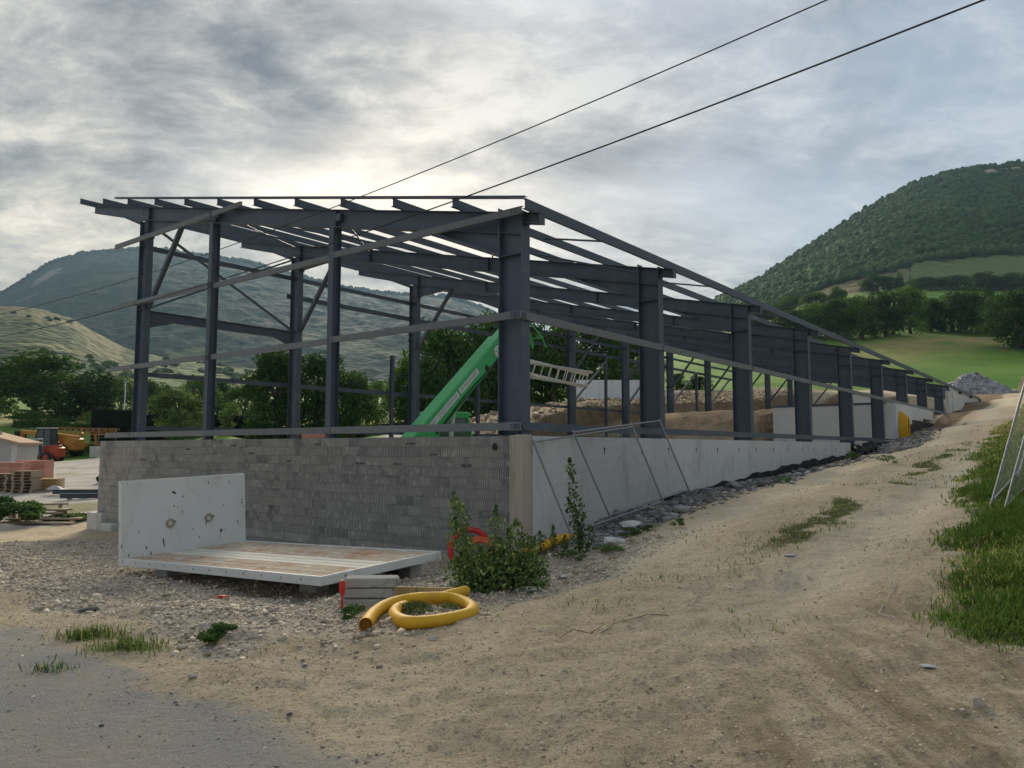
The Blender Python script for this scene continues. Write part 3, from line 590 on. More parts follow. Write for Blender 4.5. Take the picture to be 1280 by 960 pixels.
# ------------------------------------------------------------------ steel frame (local axes of the site: x = s along the long side, y = t along the gable to the left, z up)
SITE = Matrix.Translation(Vector(C0)) @ Matrix.Rotation(SA, 4, 'Z')
FR = [.10, 5.75, 11.9, 18.1, 24.35, 30.55, 36.9, 43.4, 50.2, 56.8, 63.2, 69.6]
def rtop(t): return 4.48 + .2066 * t
def ptop(t): return 4.665 + .2066 * t
def fl(s): return FLOOR1 if s < 33.2 else FLOOR2
TL = 14.75
frame = thing('steel_frame_building', 'unfinished dark grey steel portal frame with a sloping open roof of purlins', 'steel frame', mat=SITE)
SIDE = (1, 0, 0)     # web direction helper
for i, s in enumerate(FR):
    zb = (.225 if s < 22 else (.25 if s < 33 else 2.36))
    m = MB()
    if i: zb = fl(s) if s > 1 else zb
    # eave column: tapered-looking deep I section with its web across the building
    a, b = (s, .25, zb), (s, .25, rtop(.25) - .02)
    m.ibeam(a, b, .56, .26, (0, 1, 0), .018, .012)
    m.box(s - .12, s + .12, .0, .5, rtop(0) - .80, rtop(0) - .785)                # stiffener
    m.box(s - .16, s + .16, -.04, .56, zb - .004, zb + .022)                      # base plate
    m.build('column', STEEL, frame)
    m = MB(); m.ibeam((s, TL + .02, fl(s)), (s, TL + .02, rtop(TL) - .415), .46, .22, (0, 1, 0), .016, .011)
    m.box(s - .10, s + .10, TL - .2, TL + .24, 4.28, 4.295); m.box(s - .10, s + .10, TL - .2, TL + .24, 6.3, 6.315)
    m.build('column', STEEL, frame)
    # rafter with haunches at both ends
    m = MB(); up = (0, -.2066, 1)
    m.ibeam((s, -.02, rtop(-.02) - .21), (s, TL + .30, rtop(TL + .30) - .21), .42, .20, up)
    m.prism([(s - .006, .53, rtop(.53) - .42), (s - .006, 2.5, rtop(2.5) - .42), (s - .006, .53, 3.76)], (.012, 0, 0))
    m.beam((s, .53, 3.76), (s, 2.5, rtop(2.5) - .425), .20, .014)
    m.prism([(s - .006, TL - .24, rtop(TL) - .47), (s - .006, TL - 2.1, rtop(TL - 2.1) - .42), (s - .006, TL - .24, rtop(TL) - .95)], (.012, 0, 0))
    m.beam((s, TL - .24, rtop(TL) - .95), (s, TL - 2.1, rtop(TL - 2.1) - .425), .20, .014)
    for tt in (5.5, 10.7): m.box(s - .095, s + .095, tt - .005, tt + .005, rtop(tt) - .40, rtop(tt) - .02)
    m.build('rafter', STEEL, frame)
    # short brackets carrying the eave and the high overhang
    m = MB(); m.ibeam((s, -.40, rtop(-.4) - .10), (s, -.03, rtop(-.03) - .10), .21, .16, up); m.box(s - .09, s + .09, -.415, -.402, rtop(-.4) - .21, rtop(-.4) + .03)
    m.build('eave_bracket', STEEL, frame)
    m = MB(); z0 = rtop(TL + .3); e = TL + 3.75
    m.prism([(s - .006, TL + .31, z0 - .56), (s - .006, TL + .31, z0 - .01), (s - .006, e, rtop(e) - .02), (s - .006, e, rtop(e) - .22), (s - .006, TL + 1.5, rtop(TL + 1.5) - .34)], (.012, 0, 0))
    m.beam((s, TL + .31, z0 - .008), (s, e, rtop(e) - .012), .16, .014); m.beam((s, e, rtop(e) - .225), (s, TL + 1.5, rtop(TL + 1.5) - .345), .16, .014); m.beam((s, TL + 1.5, rtop(TL + 1.5) - .345), (s, TL + .31, z0 - .565), .16, .014)
    m.build('overhang_bracket', STEEL, frame)
    # knee brace from the high column up to the rafter
    m = MB(); m.beam((s + .02, TL - .22, 4.30), (s + .02, TL - 2.15, rtop(TL - 2.15) - .43), .12, .12, (1, 0, 0)); m.build('knee_brace', STEEL, frame)
for i in range(4):
    s = FR[i]
    m = MB(); m.box(s - .13, s + .13, .531, .548, 3.70, rtop(.53) + .06); m.build('end_plate', STEEL, frame)
    m = MB(); m.box(s - .11, s + .11, TL - .262, TL - .246, rtop(TL) - 1.02, rtop(TL) - .02); m.build('end_plate', STEEL, frame)
    m = MB()
    for z_ in np.arange(3.8, rtop(.5), .16):
        for d_ in (-.07, .07): m.tube([(s + d_, .548, z_), (s + d_, .572, z_)], .018, 6)
    for d_ in (-.10, .10):
        for tt in (.04, .44): m.tube([(s + d_, tt, (.225 if s < 1 else fl(s)) + .02), (s + d_, tt, (.225 if s < 1 else fl(s)) + .06)], .018, 6)
    tag(m.build('bolts', DARKM, frame), kind='stuff')
m = MB()
for z_ in (.40, 2.48, 4.46):
    for t_, s_ in ((.0, -.187), (.10, -.187), (5.3, -.187 if z_ < 1 or True else 0), (TL - .05, -.187), (TL + .06, -.187)):
        for dz in (-.03, .03): m.tube([(s_ - .008, t_, z_ + dz), (s_ + .012, t_, z_ + dz)], .013, 6)
tag(m.build('bolts', DARKM, frame), kind='stuff')
# purlins, one length per bay, 12 lines
pm = {}
for k in range(12):
    t = -.22 + 1.72 * k; z = ptop(t) - .09
    if k == 0: t = -.30; z = ptop(t) - .10
    for i in range(len(FR)):
        s0 = -.32 if i == 0 else FR[i - 1] - .12; s1 = FR[i] + .12
        if i == 0: continue
        s0 = -.32 if i == 1 else FR[i - 1] - .15
        L = round(s1 - s0, 2)
        if (k == 0, L) not in pm:
            m = MB(); m.cee((0, 0, 0), (L, 0, 0), .18 if k else .20, .065, (0, 0, 1), .010, 1); pm[(k == 0, L)] = m.mesh('purlin', STEEL)
        link('purlin', pm[(k == 0, L)], frame, (s0, t + (.004 if i % 2 else 0), z + (.003 if i % 2 else 0)))
        if k and i < 6:      # cleat on the rafter
            m = MB(); m.box(FR[i] - .06, FR[i] + .06, t + .04, t + .05, rtop(t) + .002, rtop(t) + .14); m.build('cleat', STEEL, frame)
m = MB(); m.cee((-.335, -.36, ptop(-.36) + .012), (-.335, 16.0, ptop(16) + .012), .045, .10, (0, -.2, 1), .008, -1); m.build('verge_angle', STEEL, frame)
# gable posts
for t in (5.48, 10.68):
    m = MB(); m.ibeam((.0, t, .225), (.0, t, rtop(t) - .44), .24, .17, (1, 0, 0), .013, .010); m.box(-.16, .16, t - .12, t + .12, .222, .24)
    m.box(-.02, .16, t - .18, t - .02, rtop(t) - .30, rtop(t) - .12); m.build('gable_post', STEEL, frame)
# gable rails, cut at the posts
def grail(ts, z, s=-.02, h=.14, nm='gable_rail'):
    for a, b in zip(ts[:-1], ts[1:]):
        m = MB(); m.cee((s, a + (.02 if a > 0 else 0), z), (s, b - .02, z), h, .06, (0, 0, 1), .009, -1)
        m.box(s - .036, s - .026, a - .09 if a > 0 else a, a + .12, z - .05, z + .05); m.build(nm, RAIL, frame)
grail((-.12, 5.40), .40, -.15, .15); grail((5.40, 10.6), .40, -.15, .15); grail((10.6, 16.4), .40, -.15, .15)
for z in (2.48, 4.46): grail((-.14, 5.39), z, -.15); grail((5.57, 10.59), z, -.04); grail((10.77, 16.3), z, -.15)
grail((9.2, 10.59), 6.46, -.15); grail((10.77, 16.3), 6.46, -.15)
# corner cleats
for z in (.40, 2.48):
    m = MB(); m.box(-.192, -.184, -.10, .06, z - .05, z + .05); m.box(-.10, .04, -.10, -.082, z - .05, z + .05); m.build('cleat', STEEL, frame)
# long side rails outside the columns, in lengths with splices
cuts = [-.12] + FR[2::2]
for a, b in zip(cuts[:-1], cuts[1:]):
    if a < 54:
        b_ = min(b, 54.5)
        m = MB(); m.cee((a, -.045, 2.48), (b_ - .01, -.045, 2.48), .15, .065, (0, 0, 1), .009, 1); m.box(a + .02, a + .05, -.085, -.08, 2.43, 2.53); m.build('side_rail', RAIL, frame)
    if a < 30:
        b_ = min(b, 33)
        m = MB(); m.cee((a, -.045, .40), (b_ - .01, -.045, .40), .15, .065, (0, 0, 1), .009, 1); m.build('side_rail', STEEL, frame)
for i in range(1, 6):     # bolt pairs at the columns of the middle rail
    s = FR[i]; m = MB()
    for dz in (-.03, .03): m.tube([(s, -.10, 2.48 + dz), (s, -.075, 2.48 + dz)], .016, 6)
    m.build('bolt', DARKM, frame)
# rails and beams of the high side
for i in range(1, 9):
    a, b = FR[i - 1], FR[i]
    f = fl(a + 1)
    for z, h in ((6.32, .15), (2.30, .14), (.62, .12)):
        if z < 1 and a > 32: continue
        m = MB(); m.cee((a + .02, TL + .30, z), (b - .02, TL + .30, z), h, .06, (0, 0, 1), .009, 1); m.build('side_rail', STEEL, frame)
    if i == 1:
        m = MB(); m.ibeam((a + .13, TL, 4.12), (b - .13, TL, 4.12), .30, .15); m.prism([(a + .13, TL - .006, 3.96), (a + .95, TL - .006, 3.96), (a + .13, TL - .006, 3.72)], (0, .012, 0)); m.prism([(b - .13, TL - .006, 3.96), (b - .95, TL - .006, 3.96), (b - .13, TL - .006, 3.66)], (0, .012, 0)); m.build('tie_beam', STEEL, frame)
    else:
        m = MB(); m.cee((a + (-.25 if i == 2 else .02), TL + .30, 5.62), (b - .02, TL + .30, 5.62), .17, .06, (0, 0, 1), .009, 1); m.build('side_rail', STEEL, frame)
# cross bracing: bay 1 of the high side, roof bays 1 and 4
def rod(a, b, r=.022, nm='brace_rod'):
    m = MB(); m.tube([a, b], r, 6); m.build(nm, STEEL, frame)
m = MB(); m.beam((.15, TL, 7.05), (5.65, TL, 4.25), .07, .07); m.build('diagonal_brace', STEEL, frame)
m = MB(); m.beam((.15, TL + .08, 4.3), (5.65, TL + .08, 7.0), .06, .06); m.build('diagonal_brace', STEEL, frame)
for i0_ in (0, 3):
    for ta, tb in ((.5, 5.4), (5.5, 10.6), (10.7, 14.6)):
        a, b = FR[i0_] + .1, FR[i0_ + 1] - .1
        rod((a, ta, rtop(ta) - .14), (b, tb, rtop(tb) - .14)); rod((a, tb, rtop(tb) - .17), (b, ta, rtop(ta) - .17))
for i in range(1, 5):     # eave struts at mid bay
    s = (FR[i - 1] + FR[i]) / 2; rod((s, -.27, ptop(-.3) - .10), (s, 1.48, ptop(1.5) - .10), .024, 'eave_strut')
# slender posts of the far openings
for s in (8.9 + 1.8, 16.3, 28.3, 34.2, 41.5):
    m = MB(); m.ibeam((s, TL + .12, fl(s)), (s, TL + .12, 3.9 if s < 20 else 5.6), .16, .12, (0, 1, 0), .012, .008); m.build('door_post', STEEL, frame)
for s0, s1, z0, z1 in ((24.3, 28.2, 2.5, 5.2), (30.6, 34.1, 2.6, 5.2), (36.9, 41.4, 3.0, 5.6), (43.4, 48, 3.2, 5.6)):
    m = MB(); m.beam((s0 + .1, TL + .05, z0), (s1, TL + .05, z1), .10, .10); m.build('diagonal_brace', STEEL, frame)

# ------------------------------------------------------------------ block wall of the gable
bw = thing('block_wall', 'ribbed grey concrete block wall under the gable end', 'wall', mat=SITE)
BL, BH = .5, .2
def block_mesh(L, seed):
    r_ = random.Random(seed); m = MB(); L2, H = L - .006, BH - .005; n_ = int(round(L2 / .044)); st = L2 / n_
    prof = []
    for i in range(n_):
        d = .011 + r_.random() * .008
        prof += [(i * st, 0), (i * st + st * .55, 0), (i * st + st * .62, d), (i * st + st * .94, d)]
    prof.append((L2, 0))
    vs = [(-.0 + d, x, 0) for x, d in prof] + [(d + r_.uniform(-.0005, .0015), x, H) for x, d in prof]
    k = len(prof); m.add(vs, [(i + 1, i, k + i, k + i + 1) for i in range(k - 1)])
    b = .17; m.add([(0, 0, 0), (0, L2, 0), (b, L2, 0), (b, 0, 0), (0, 0, H), (0, L2, H), (b, L2, H), (b, 0, H)], [(0, 1, 2, 3), (7, 6, 5, 4), (0, 3, 7, 4), (2, 1, 5, 6)])
    return m
bmesh_ = [block_mesh(.5, 11 + i).mesh('block', BLOCK) for i in range(4)]
half = block_mesh(.25, 77).mesh('block', BLOCK)
qlen = block_mesh(.36, 78).mesh('block', BLOCK)
rest = MB(); nb = 0; slots = []
for c in range(12):
    z = .225 - .2 * (c + 1); t = .12; off = (c % 2)
    first = True
    while t < 16.45:
        L = .25 if (first and off) else .5
        if t + L > 16.55: L = .25
        slots.append((t, z, L)); t += L; first = False
slots.sort(key=lambda a: a[0] + (40 if a[1] < -2.1 else 0))
for t, z, L in slots:
    if nb < 300:
        o = link('block', random.choice(bmesh_) if L == .5 else half, bw, (-.20 + random.uniform(-.003, .004), t + .003, z + .0025)); nb += 1
    else:
        x = -.20 + random.uniform(-.003, .004); rest.box(x, x + .17, t + .006, t + L - .006, z + .005, z + BH - .005)
tag(rest.build('block', BLOCK, bw), kind='stuff')
m = MB(); m.box(-.185, -.02, .10, 16.5, -3.1, .215); m.build('mortar_core', MORTAR, bw)
for s_, t, z, k in [(0, 1.05, -.30, 6), (0, 2.95, -.30, 5), (0, 4.1, -.30, 5), (0, 1.95, -.10, 5), (0, 6.7, -.28, 4), (0, 13.6, -.30, 8), (0, 2.55, .12, 6), (0, 5.6, .12, 5), (0, 9.0, .10, 5), (0, 8.2, -.1, 5), (0, 11.2, .0, 6)]:
    m = MB(); x = t
    for i in range(k):      # faint ink stamps of the maker, strokes no longer readable
        w_ = random.uniform(.022, .05); h_ = random.uniform(.028, .05)
        m.box(-.2062, -.2044, x, x + w_, z - h_ / 2 - .03, z + h_ / 2 - .03); x += w_ + random.uniform(.006, .02)
    m.build('ink_stamp', INK, bw)
m = MB(); m.tube([(-.205, .47, .02), (-.15, .47, .02)], .05, 12); m.ring((-.21, .47, .02), (1, 0, 0), .052, .012, 12, 5); m.box(-.212, -.205, .43, .51, .075, .09); m.build('pipe_outlet', DARKM, bw)
pl = thing('concrete_plinth', 'rough pale concrete plinth at the left foot of the block wall', 'plinth', mat=SITE)
m = MB(); m.box(-.36, .1, 16.0, 16.95, -3.2, -2.02); m.build('plinth_block', CONC, pl, .02)
m = MB(); m.box(-.40, .06, 15.2, 15.9, -3.2, -2.3); m.build('footing', CONC, pl, .02)
# corner post of the walls, cast in board forms
cp = thing('corner_post', 'tall board marked concrete post where block wall and long wall meet', 'concrete post', mat=SITE)
m = MB(); m.box(-.225, .05, -.02, .115, -2.6, .235); m.build('post_face', POSTC, cp, .012)
m = MB(); m.box(-.245, .05, -.205, -.025, -2.6, .245); m.build('post_edge', POSTC, cp, .012)

# ------------------------------------------------------------------ long precast wall and its stepped continuation
lw = thing('concrete_wall', 'long smooth concrete wall running under the open side of the frame', 'wall', mat=SITE)
cuts = [.06, 1.95, 5.0, 8.0, 11.0, 14.0, 17.0, 20.0, 23.0]
for a, b in zip(cuts[:-1], cuts[1:]):
    m = MB(); ka = []
    def low(s): return float(np.interp(s, [0, 3, 5, 7.7, 12, 16.7, 22, 24], [-2.4, -1.8, -1.42, -1.10, -.80, -.50, -.33, -.25]))
    pts = [(s, low(s) + .03 * math.sin(s * 7)) for s in np.linspace(a + .006, b - .006, 7)]
    poly = [(s, -.20, z) for s, z in pts] + [(b - .006, -.20, .225), (a + .006, -.20, .225)]
    m.prism(poly, (0, .17, 0)); m.build('panel', CONC, lw)
    for ss in (a + .7, b - .7):
        if b - a > 2:
            m = MB(); m.tube([(ss, -.204, -.02), (ss, -.19, -.02)], .035, 8); m.box(ss - .012, ss + .012, -.2035, -.19, -.14, -.03); m.build('lifting_pocket_shade', DARKM, lw)  # raised dark disc and slot, painting the shade of a lifting recess
m = MB(); m.box(.1, 33, -.03, -.012, -2.6, .15); m.build('backing', MEMB, lw)
# black damp membrane hanging out below the panels
mb = thing('black_membrane', 'torn black membrane showing below the foot of the long concrete wall', 'membrane', mat=SITE)
m = MB(); S_ = np.linspace(5.2, 25, 60)
for i in range(len(S_) - 1):
    a, b = S_[i], S_[i + 1]
    za_, zb_ = [float(grade(*W(s, .25)[:2])[0]) for s in (a, b)]
    h0, h1 = [max(.12, float(np.interp(s, [5, 7.7, 12, 16.7, 22, 24, 25], [-1.42, -1.10, -.80, -.50, -.33, -.25, -.1])) + .05 - z_) + .04 * math.sin(s * 2.3) + .03 * math.sin(s * 5.1) for s, z_ in ((a, za_), (b, zb_))]
    y0_, y1_ = [-.215 - .05 * math.sin(s * 3.1) ** 2 for s in (a, b)]
    m.hexa([(a, y0_ - .012, za_ - .3), (b, y1_ - .012, zb_ - .3), (b, y1_, zb_ - .3), (a, y0_, za_ - .3), (a, y0_ - .012, za_ + h0), (b, y1_ - .012, zb_ + h1), (b, y1_, zb_ + h1), (a, y0_, za_ + h0)])
m.build('sheet', MEMB, mb)
m = MB()
for s in (23.2, 24.3, 25.3):
    z = float(grade(*W(s, .3)[:2])[0]); m.tube([(s, -.5, z - .1), (s + .2, -.45, z + .35), (s + .9, -.4, z + .30), (s + 1.1, -.42, z - .1)], [.10, .22, .2, .08], 8)
m.build('fold', MEMB, mb)
# upper wall with pier
uw = thing('upper_wall', 'white upper retaining wall with a grey pier behind the hanging yellow coil', 'wall', mat=SITE)
m = MB(); m.box(32.6, 33.4, -.22, .3, -.4, 2.36); m.build('pier', CONC, uw, .02)
for a, b, z0 in ((33.41, 37.0, 1.35), (37.01, 40.6, 1.62), (40.61, 44.4, 1.78)):
    m = MB(); m.box(a, b, -.20, .02, z0, 2.37 - .0 * a); m.build('panel', CONCW, uw)
m = MB(); m.box(33.41, 46.5, -.18, .0, -.5, 1.6); m.build('backing', MEMB, uw)
# last white wall, stepping up the slope
ew = thing('end_wall', 'white stepped wall closing the far uphill end of the building', 'wall', mat=SITE)
m = MB(); m.box(52.0, 53.8, -.12, .1, 2.2, 4.2); m.build('post', CONC, ew)
m = MB(); m.prism([(54, -.20, 2.75), (60, -.20, 3.15), (60, -.20, 3.7), (70, -.20, 4.15), (70, -.20, 4.40), (54, -.20, 4.50)], (0, .2, 0)); m.build('panel', CONCW, ew)
m = MB(); m.box(54, 71, -.17, .0, 1.5, 4.1); m.build('backing', MEMB, ew)
# cross wall inside
iw = thing('cross_wall', 'light concrete retaining wall across the inside of the building', 'wall', mat=SITE)
for a, b in ((.35, 2.0), (2.01, 4.2), (4.21, 6.4)):
    m = MB(); m.box(33.0, 33.25, a, b, -1.5, 2.34); m.build('panel', CONCW, iw)
m = MB(); m.box(32.98, 33.3, .35, 6.4, 2.345, 2.46); m.build('coping', STEEL, iw)
m = MB(); m.box(33.26, 45, 6.2, 6.4, -1.5, 2.34); m.build('panel', CONCW, iw)
# low pale wall far inside the upper floor
iw2 = thing('inner_wall', 'low pale concrete wall seen between the far columns', 'wall', mat=SITE)
for a in (40, 46, 52, 58):
    m = MB(); m.box(a, a + 5.98, 4.0, 4.2, 2.3, 3.5); m.build('panel', CONCW, iw2)

# ------------------------------------------------------------------ flat truck bed with headboard
P1 = np.array([-2.5008, 10.0143, -1.6786])
_x = Vector((.5598, .8282, .0263)).normalized(); _y = Vector((-.801, .598, -.036)); _k = _y.dot(_x) / 2; _x, _y = (_x - _y * _k).normalized(), (_y - _x * _k).normalized(); _y = (_y - _x * _y.dot(_x)).normalized(); _z = _x.cross(_y)
BED = Matrix(((_x.x, _y.x, _z.x, P1[0]), (_x.y, _y.y, _z.y, P1[1]), (_x.z, _y.z, _z.z, P1[2]), (0, 0, 0, 1)))
bed = thing('truck_bed', 'weathered white flat truck bed with upright headboard set down by the block wall', 'truck bed', mat=BED)
BWD, BLN = 2.4, 5.1
m = MB(); m.box(0, .05, 0, BLN, -.125, .0); m.build('side_rim', WHITEP, bed, .006)
m = MB(); m.box(BWD - .05, BWD, 0, BLN, -.125, .0); m.build('side_rim', WHITEP, bed, .006)
m = MB(); m.box(.051, BWD - .051, 0, .05, -.125, .0); m.build('end_rim', WHITEP, bed, .006)
x = .052
for w_, k in ((.235, 0), (.235, 0), (.235, 0), (.19, 1), (.20, 1), (.20, 1), (.40, 0), (.40, 0), (.195, 0)):
    m = MB(); dz = random.uniform(-.014, -.006); m.box(x + .010, x + w_ - .010, .052, BLN - .07, -.05, dz); m.build('deck_board', WHITEB if k else RUST, bed); x += w_
for y_ in (.6, 1.7, 2.8, 3.9, 4.9):
    m = MB(); m.box(.06, BWD - .06, y_, y_ + .08, -.13, -.052); m.build('cross_member', DARKM, bed)
m = MB(); m.box(-.0, BWD, BLN - .065, BLN, -.13, 1.30)
for xx in (-.012, BWD - .012): m.box(xx, xx + .024, BLN - .075, BLN + .03, -.13, 1.305)
m.build('headboard', WHITEP, bed, .006)
m = MB(); m.box(-.02, .03, BLN + .0, BLN + .06, .55, .60); m.build('latch', GALV, bed)
for xx, zz in ((.86, .50), (1.62, .52)):
    m = MB(); m.ring((xx, BLN - .085, zz), (0, 1, 0), .065, .015, 18, 6); m.tube([(xx + .09, BLN - .07, zz + .02), (xx + .09, BLN - .085, zz + .02)], .022, 8); m.build('lashing_ring', RINGM, bed)
m = MB()
for yy in np.arange(.4, 5.1, .42):   # rivets of the rim
    m.box(-.004, .002, yy - .01, yy + .01, -.07, -.04)
m.build('rivet', RINGM, bed)
m = MB(); m.box(.9, 1.05, .05, BLN, -.22, -.13); m.box(1.5, 1.65, .05, BLN, -.22, -.13); m.build('chassis_rail', DARKM, bed)
for (xx, yy, L) in ((.6, .35, 1.8), (.55, 4.6, 1.85)):
    c = BED @ Vector((xx + L / 2, yy, -.3)); g = gz(c.x, c.y); 
for i, (xx, yy) in enumerate(((2.15, .5), (.9, 1.2), (1.9, 3.2), (.45, 4.4))):
    p = BED @ Vector((xx, yy, -.132)); g = gz(p.x, p.y) - .04
    sp = thing('support_block', ['dark concrete block propping the right back corner of the truck bed', 'block in the shadow under the front of the truck bed', 'block under the middle of the truck bed', 'block under the left end of the truck bed'][i], 'block', (p.x, p.y, g), SA)
    m = MB(); hh = max(.06, p.z - g - (.085 if i in (1,) else .004)); m.box(-.12, .12, -.2, .2, 0, hh); m.box(-.10, .10, -.18, .18, hh + .001, hh + .004); m.build('block', CONC, sp, .01)

# ------------------------------------------------------------------ small things in front of the wall
def place(u, v): return drop(u, v)
pS = place(458, 756); zS = pS[2]
kerbs = ['pale top slab of the small concrete stack by the yellow pipe', 'middle slab of the small concrete stack by the yellow pipe', 'lowest slab of the concrete stack, half sunk in gravel']
for i in range(3):
    o = thing('concrete_slab', kerbs[2 - i], 'concrete slab', (pS[0] + .02 * (i - 1), pS[1] + .08, zS - .05 + i * .118), -.03 + .03 * i, 'stacked concrete slabs by the yellow pipe')
    m = MB(); m.box(-.28, .28 + .02 * i, -.10, .14, 0, .108); m.build('slab', KERBM, o, .014)
    m = MB(); m.box(.275 + .02 * i, .29 + .02 * i, -.05, .10, .02, .09); m.build('end_face', KERBM, o)
pm_ = place(427, 762)
o = thing('marker_stake', 'bright red plastic marker standing beside the stack of slabs', 'marker', tuple(pm_))
m = MB(); m.tube([(0, 0, -.05), (.004, 0, .16)], .012, 6); m.build('stake', REDPL, o)
m = MB(); m.tube([(.004, 0, .14), (.003, 0, .18), (.003, 0, .27), (.002, 0, .31)], [.016, .034, .036, .014], 8); m.build('cap', REDPL, o)
pb = place(520, 752)
o = thing('timber_plank', 'short raw timber plank lying between the slabs and the shrub', 'plank', (pb[0], pb[1] + .15, pb[2] - .01), -.10)
m = MB(); m.box(-.30, .42, -.02, .02, 0, .14); m.build('plank', WOODY, o, .004)
m = MB(); m.box(-.02, .0, -.026, .024, .0, .142); m.build('joint', WOOD, o)
def corr(name, pts, r, matl, parent, nper=1.0):
    """corrugated pipe along a smooth path"""
    P = [Vector(p) for p in pts]; out = []
    for i in range(len(P) - 1):
        p0, p1, p2, p3 = P[max(i - 1, 0)], P[i], P[i + 1], P[min(i + 2, len(P) - 1)]
        for k in range(10):
            t = k / 10; out.append(.5 * ((2 * p1) + (p2 - p0) * t + (2 * p0 - 5 * p1 + 4 * p2 - p3) * t * t + (3 * p1 - p0 - 3 * p2 + p3) * t ** 3))
    out.append(P[-1]); L = [0]
    for a, b in zip(out, out[1:]): L.append(L[-1] + (b - a).length)
    step = .012 * nper; N = int(L[-1] / step); pts2 = []; rr = []
    for i in range(N + 1):
        d = L[-1] * i / N; j = min(int(np.searchsorted(L, d)), len(L) - 1); j = max(j, 1)
        t = (d - L[j - 1]) / max(L[j] - L[j - 1], 1e-6); pts2.append(out[j - 1].lerp(out[j], t)); rr.append(r * (1.0 if i % 2 else .90))
    m = MB(); m.tube(pts2, rr, 12, cap=False); return m.build(name, matl, parent), pts2
ypx = [(457, 781, 0), (466, 768, 0), (482, 757, 0), (505, 750, .03), (535, 747, .05), (565, 748, .02), (588, 757, 0), (588, 766, 0), (570, 772, 0), (540, 777, 0), (510, 778, 0), (494, 771, 0), (496, 762, .0), (515, 755, -.02), (540, 750, -.03), (565, 743, 0), (582, 739, .01)]
pc = place(520, 770); zg = pc[2]
yo = thing('drain_pipe', 'thick yellow corrugated drain pipe looped on the gravel in the foreground', 'pipe', tuple(pc))
wp = []
for u, v, dz in ypx:
    p = at_z(u, v, zg + .06); g = gz(p[0], p[1]); p = at_z(u, v, g + .058 + dz * 1.2); wp.append(Vector(p) - Vector(pc))
_, pp = corr('pipe', wp, .061, YEL, yo, 1.3)
m = MB(); d = (pp[1] - pp[0]).normalized(); m.tube([pp[0] - d * .002, pp[0] + d * .03], .063, 16, cap=False); m.build('rim', YEL, yo)
m = MB(); m.tube([pp[0] + d * .05, pp[0] + d * .06], .056, 16); m.build('bore_shade', BORE_SHADE, yo)  # dark disc set inside the end, painting the shade of the hollow pipe
o = thing('drain_pipe', 'yellow corrugated pipe lying along the wall foot behind the shrub', 'pipe', tuple(gpt(-.4, .8)))
q_ = [gpt(-1.3, .75, .05), gpt(-.6, .62, .08), gpt(.1, .50, .12), gpt(.7, .46, .10), gpt(1.3, .45, .02), gpt(2.0, .5, -.12)]
corr('pipe', [Vector(a) - o.location for a in q_], .085, YEL, o)
# red and orange conduit coil behind the shrub
pr = place(590, 712); rc = Vector((pr[0] - .06, pr[1] + .45, pr[2] + .27))
o = thing('conduit_coil', 'bright red conduit coil standing half hidden behind the shrub', 'coil', tuple(rc))
for k, (r_, tl) in enumerate(((.36, 0), (.37, .10), (.34, -.08))):
    m = MB(); m.ring((0, .05 * k, 0), (.15 + tl, -1, .35), r_, .042, 36, 8); m.build('loop', REDP if k < 2 else REDO, o)
o2 = thing('conduit_coil', 'orange conduit coil lying inside the shrub in front of the red one', 'coil', (rc.x + .17, rc.y - .18, rc.z - .08))
for k in range(3):
    m = MB(); m.ring((0, .06 * k, .02 * k), (-.25 + .2 * k, -1, .5), .27, .036, 30, 8); m.build('loop', REDO, o2)
# yellow coil hung on the upper wall
o = thing('pipe_coil', 'yellow pipe coil hanging upright against the far grey pier', 'coil', tuple(W(33.6, .42, 1.15)), SA)
for k in range(5):
    m = MB(); P_ = [(.40 * math.cos(a) + .07 * (k - 2) * math.sin(a * .5), -.075 * (k - 2), .80 * math.sin(a) - .07 * k) for a in np.linspace(0, 2 * math.pi, 30)]; m.tube(P_, .05, 8, cap=False); m.build('loop', YEL, o)
# mesh fence panels leaning on the long wall
def heras(label, A, B, Cc, loc_group, tr=.021, wr=.0021):
    """A bottom front, B bottom back, Cc top front (world); panel frame with wire mesh"""
    A, B, Cc = Vector(A), Vector(B), Vector(Cc); D = Cc + (B - A)
    o = thing('mesh_panel', label, 'fence panel', tuple(A), 0, loc_group); L = lambda p: p - A
    u, v = (B - A), (Cc - A); un, vn = u.normalized(), v.normalized()
    for p in (A, B):
        m = MB(); m.tube([L(p - vn * .16), L(p + v + vn * .02)], tr, 8); m.build('upright', GALV, o)
    for k in (0.0, 1.0):
        m = MB(); m.tube([L(A + v * k + vn * (.02 if k == 0 else -.02)), L(B + v * k + vn * (.02 if k == 0 else -.02))], tr * .8, 8); m.build('rail', GALV, o)
    m = MB(); nx = int(u.length / .095); ny = 8
    for i in range(1, nx): m.tube([L(A + u * (i / nx)), L(A + u * (i / nx) + v)], wr, 3, cap=False)
    for j in range(1, ny): m.tube([L(A + v * (j / ny)), L(A + v * (j / ny) + u)], wr, 3, cap=False)
    tag(m.build('wire_mesh', GALV, o), kind='stuff')
    return o
heras('nearer of two wire mesh fence panels leaning on the long concrete wall', W(.42, .80, -1.56), W(4.2, .78, -1.20), W(-.02, .28, .13), 'wire mesh panels leaning on the wall')
heras('farther wire mesh fence panel leaning on the wall with its end standing higher', W(2.05, .66, -1.36), W(5.85, .64, -1.02), W(1.38, .24, .33), 'wire mesh panels leaning on the wall')
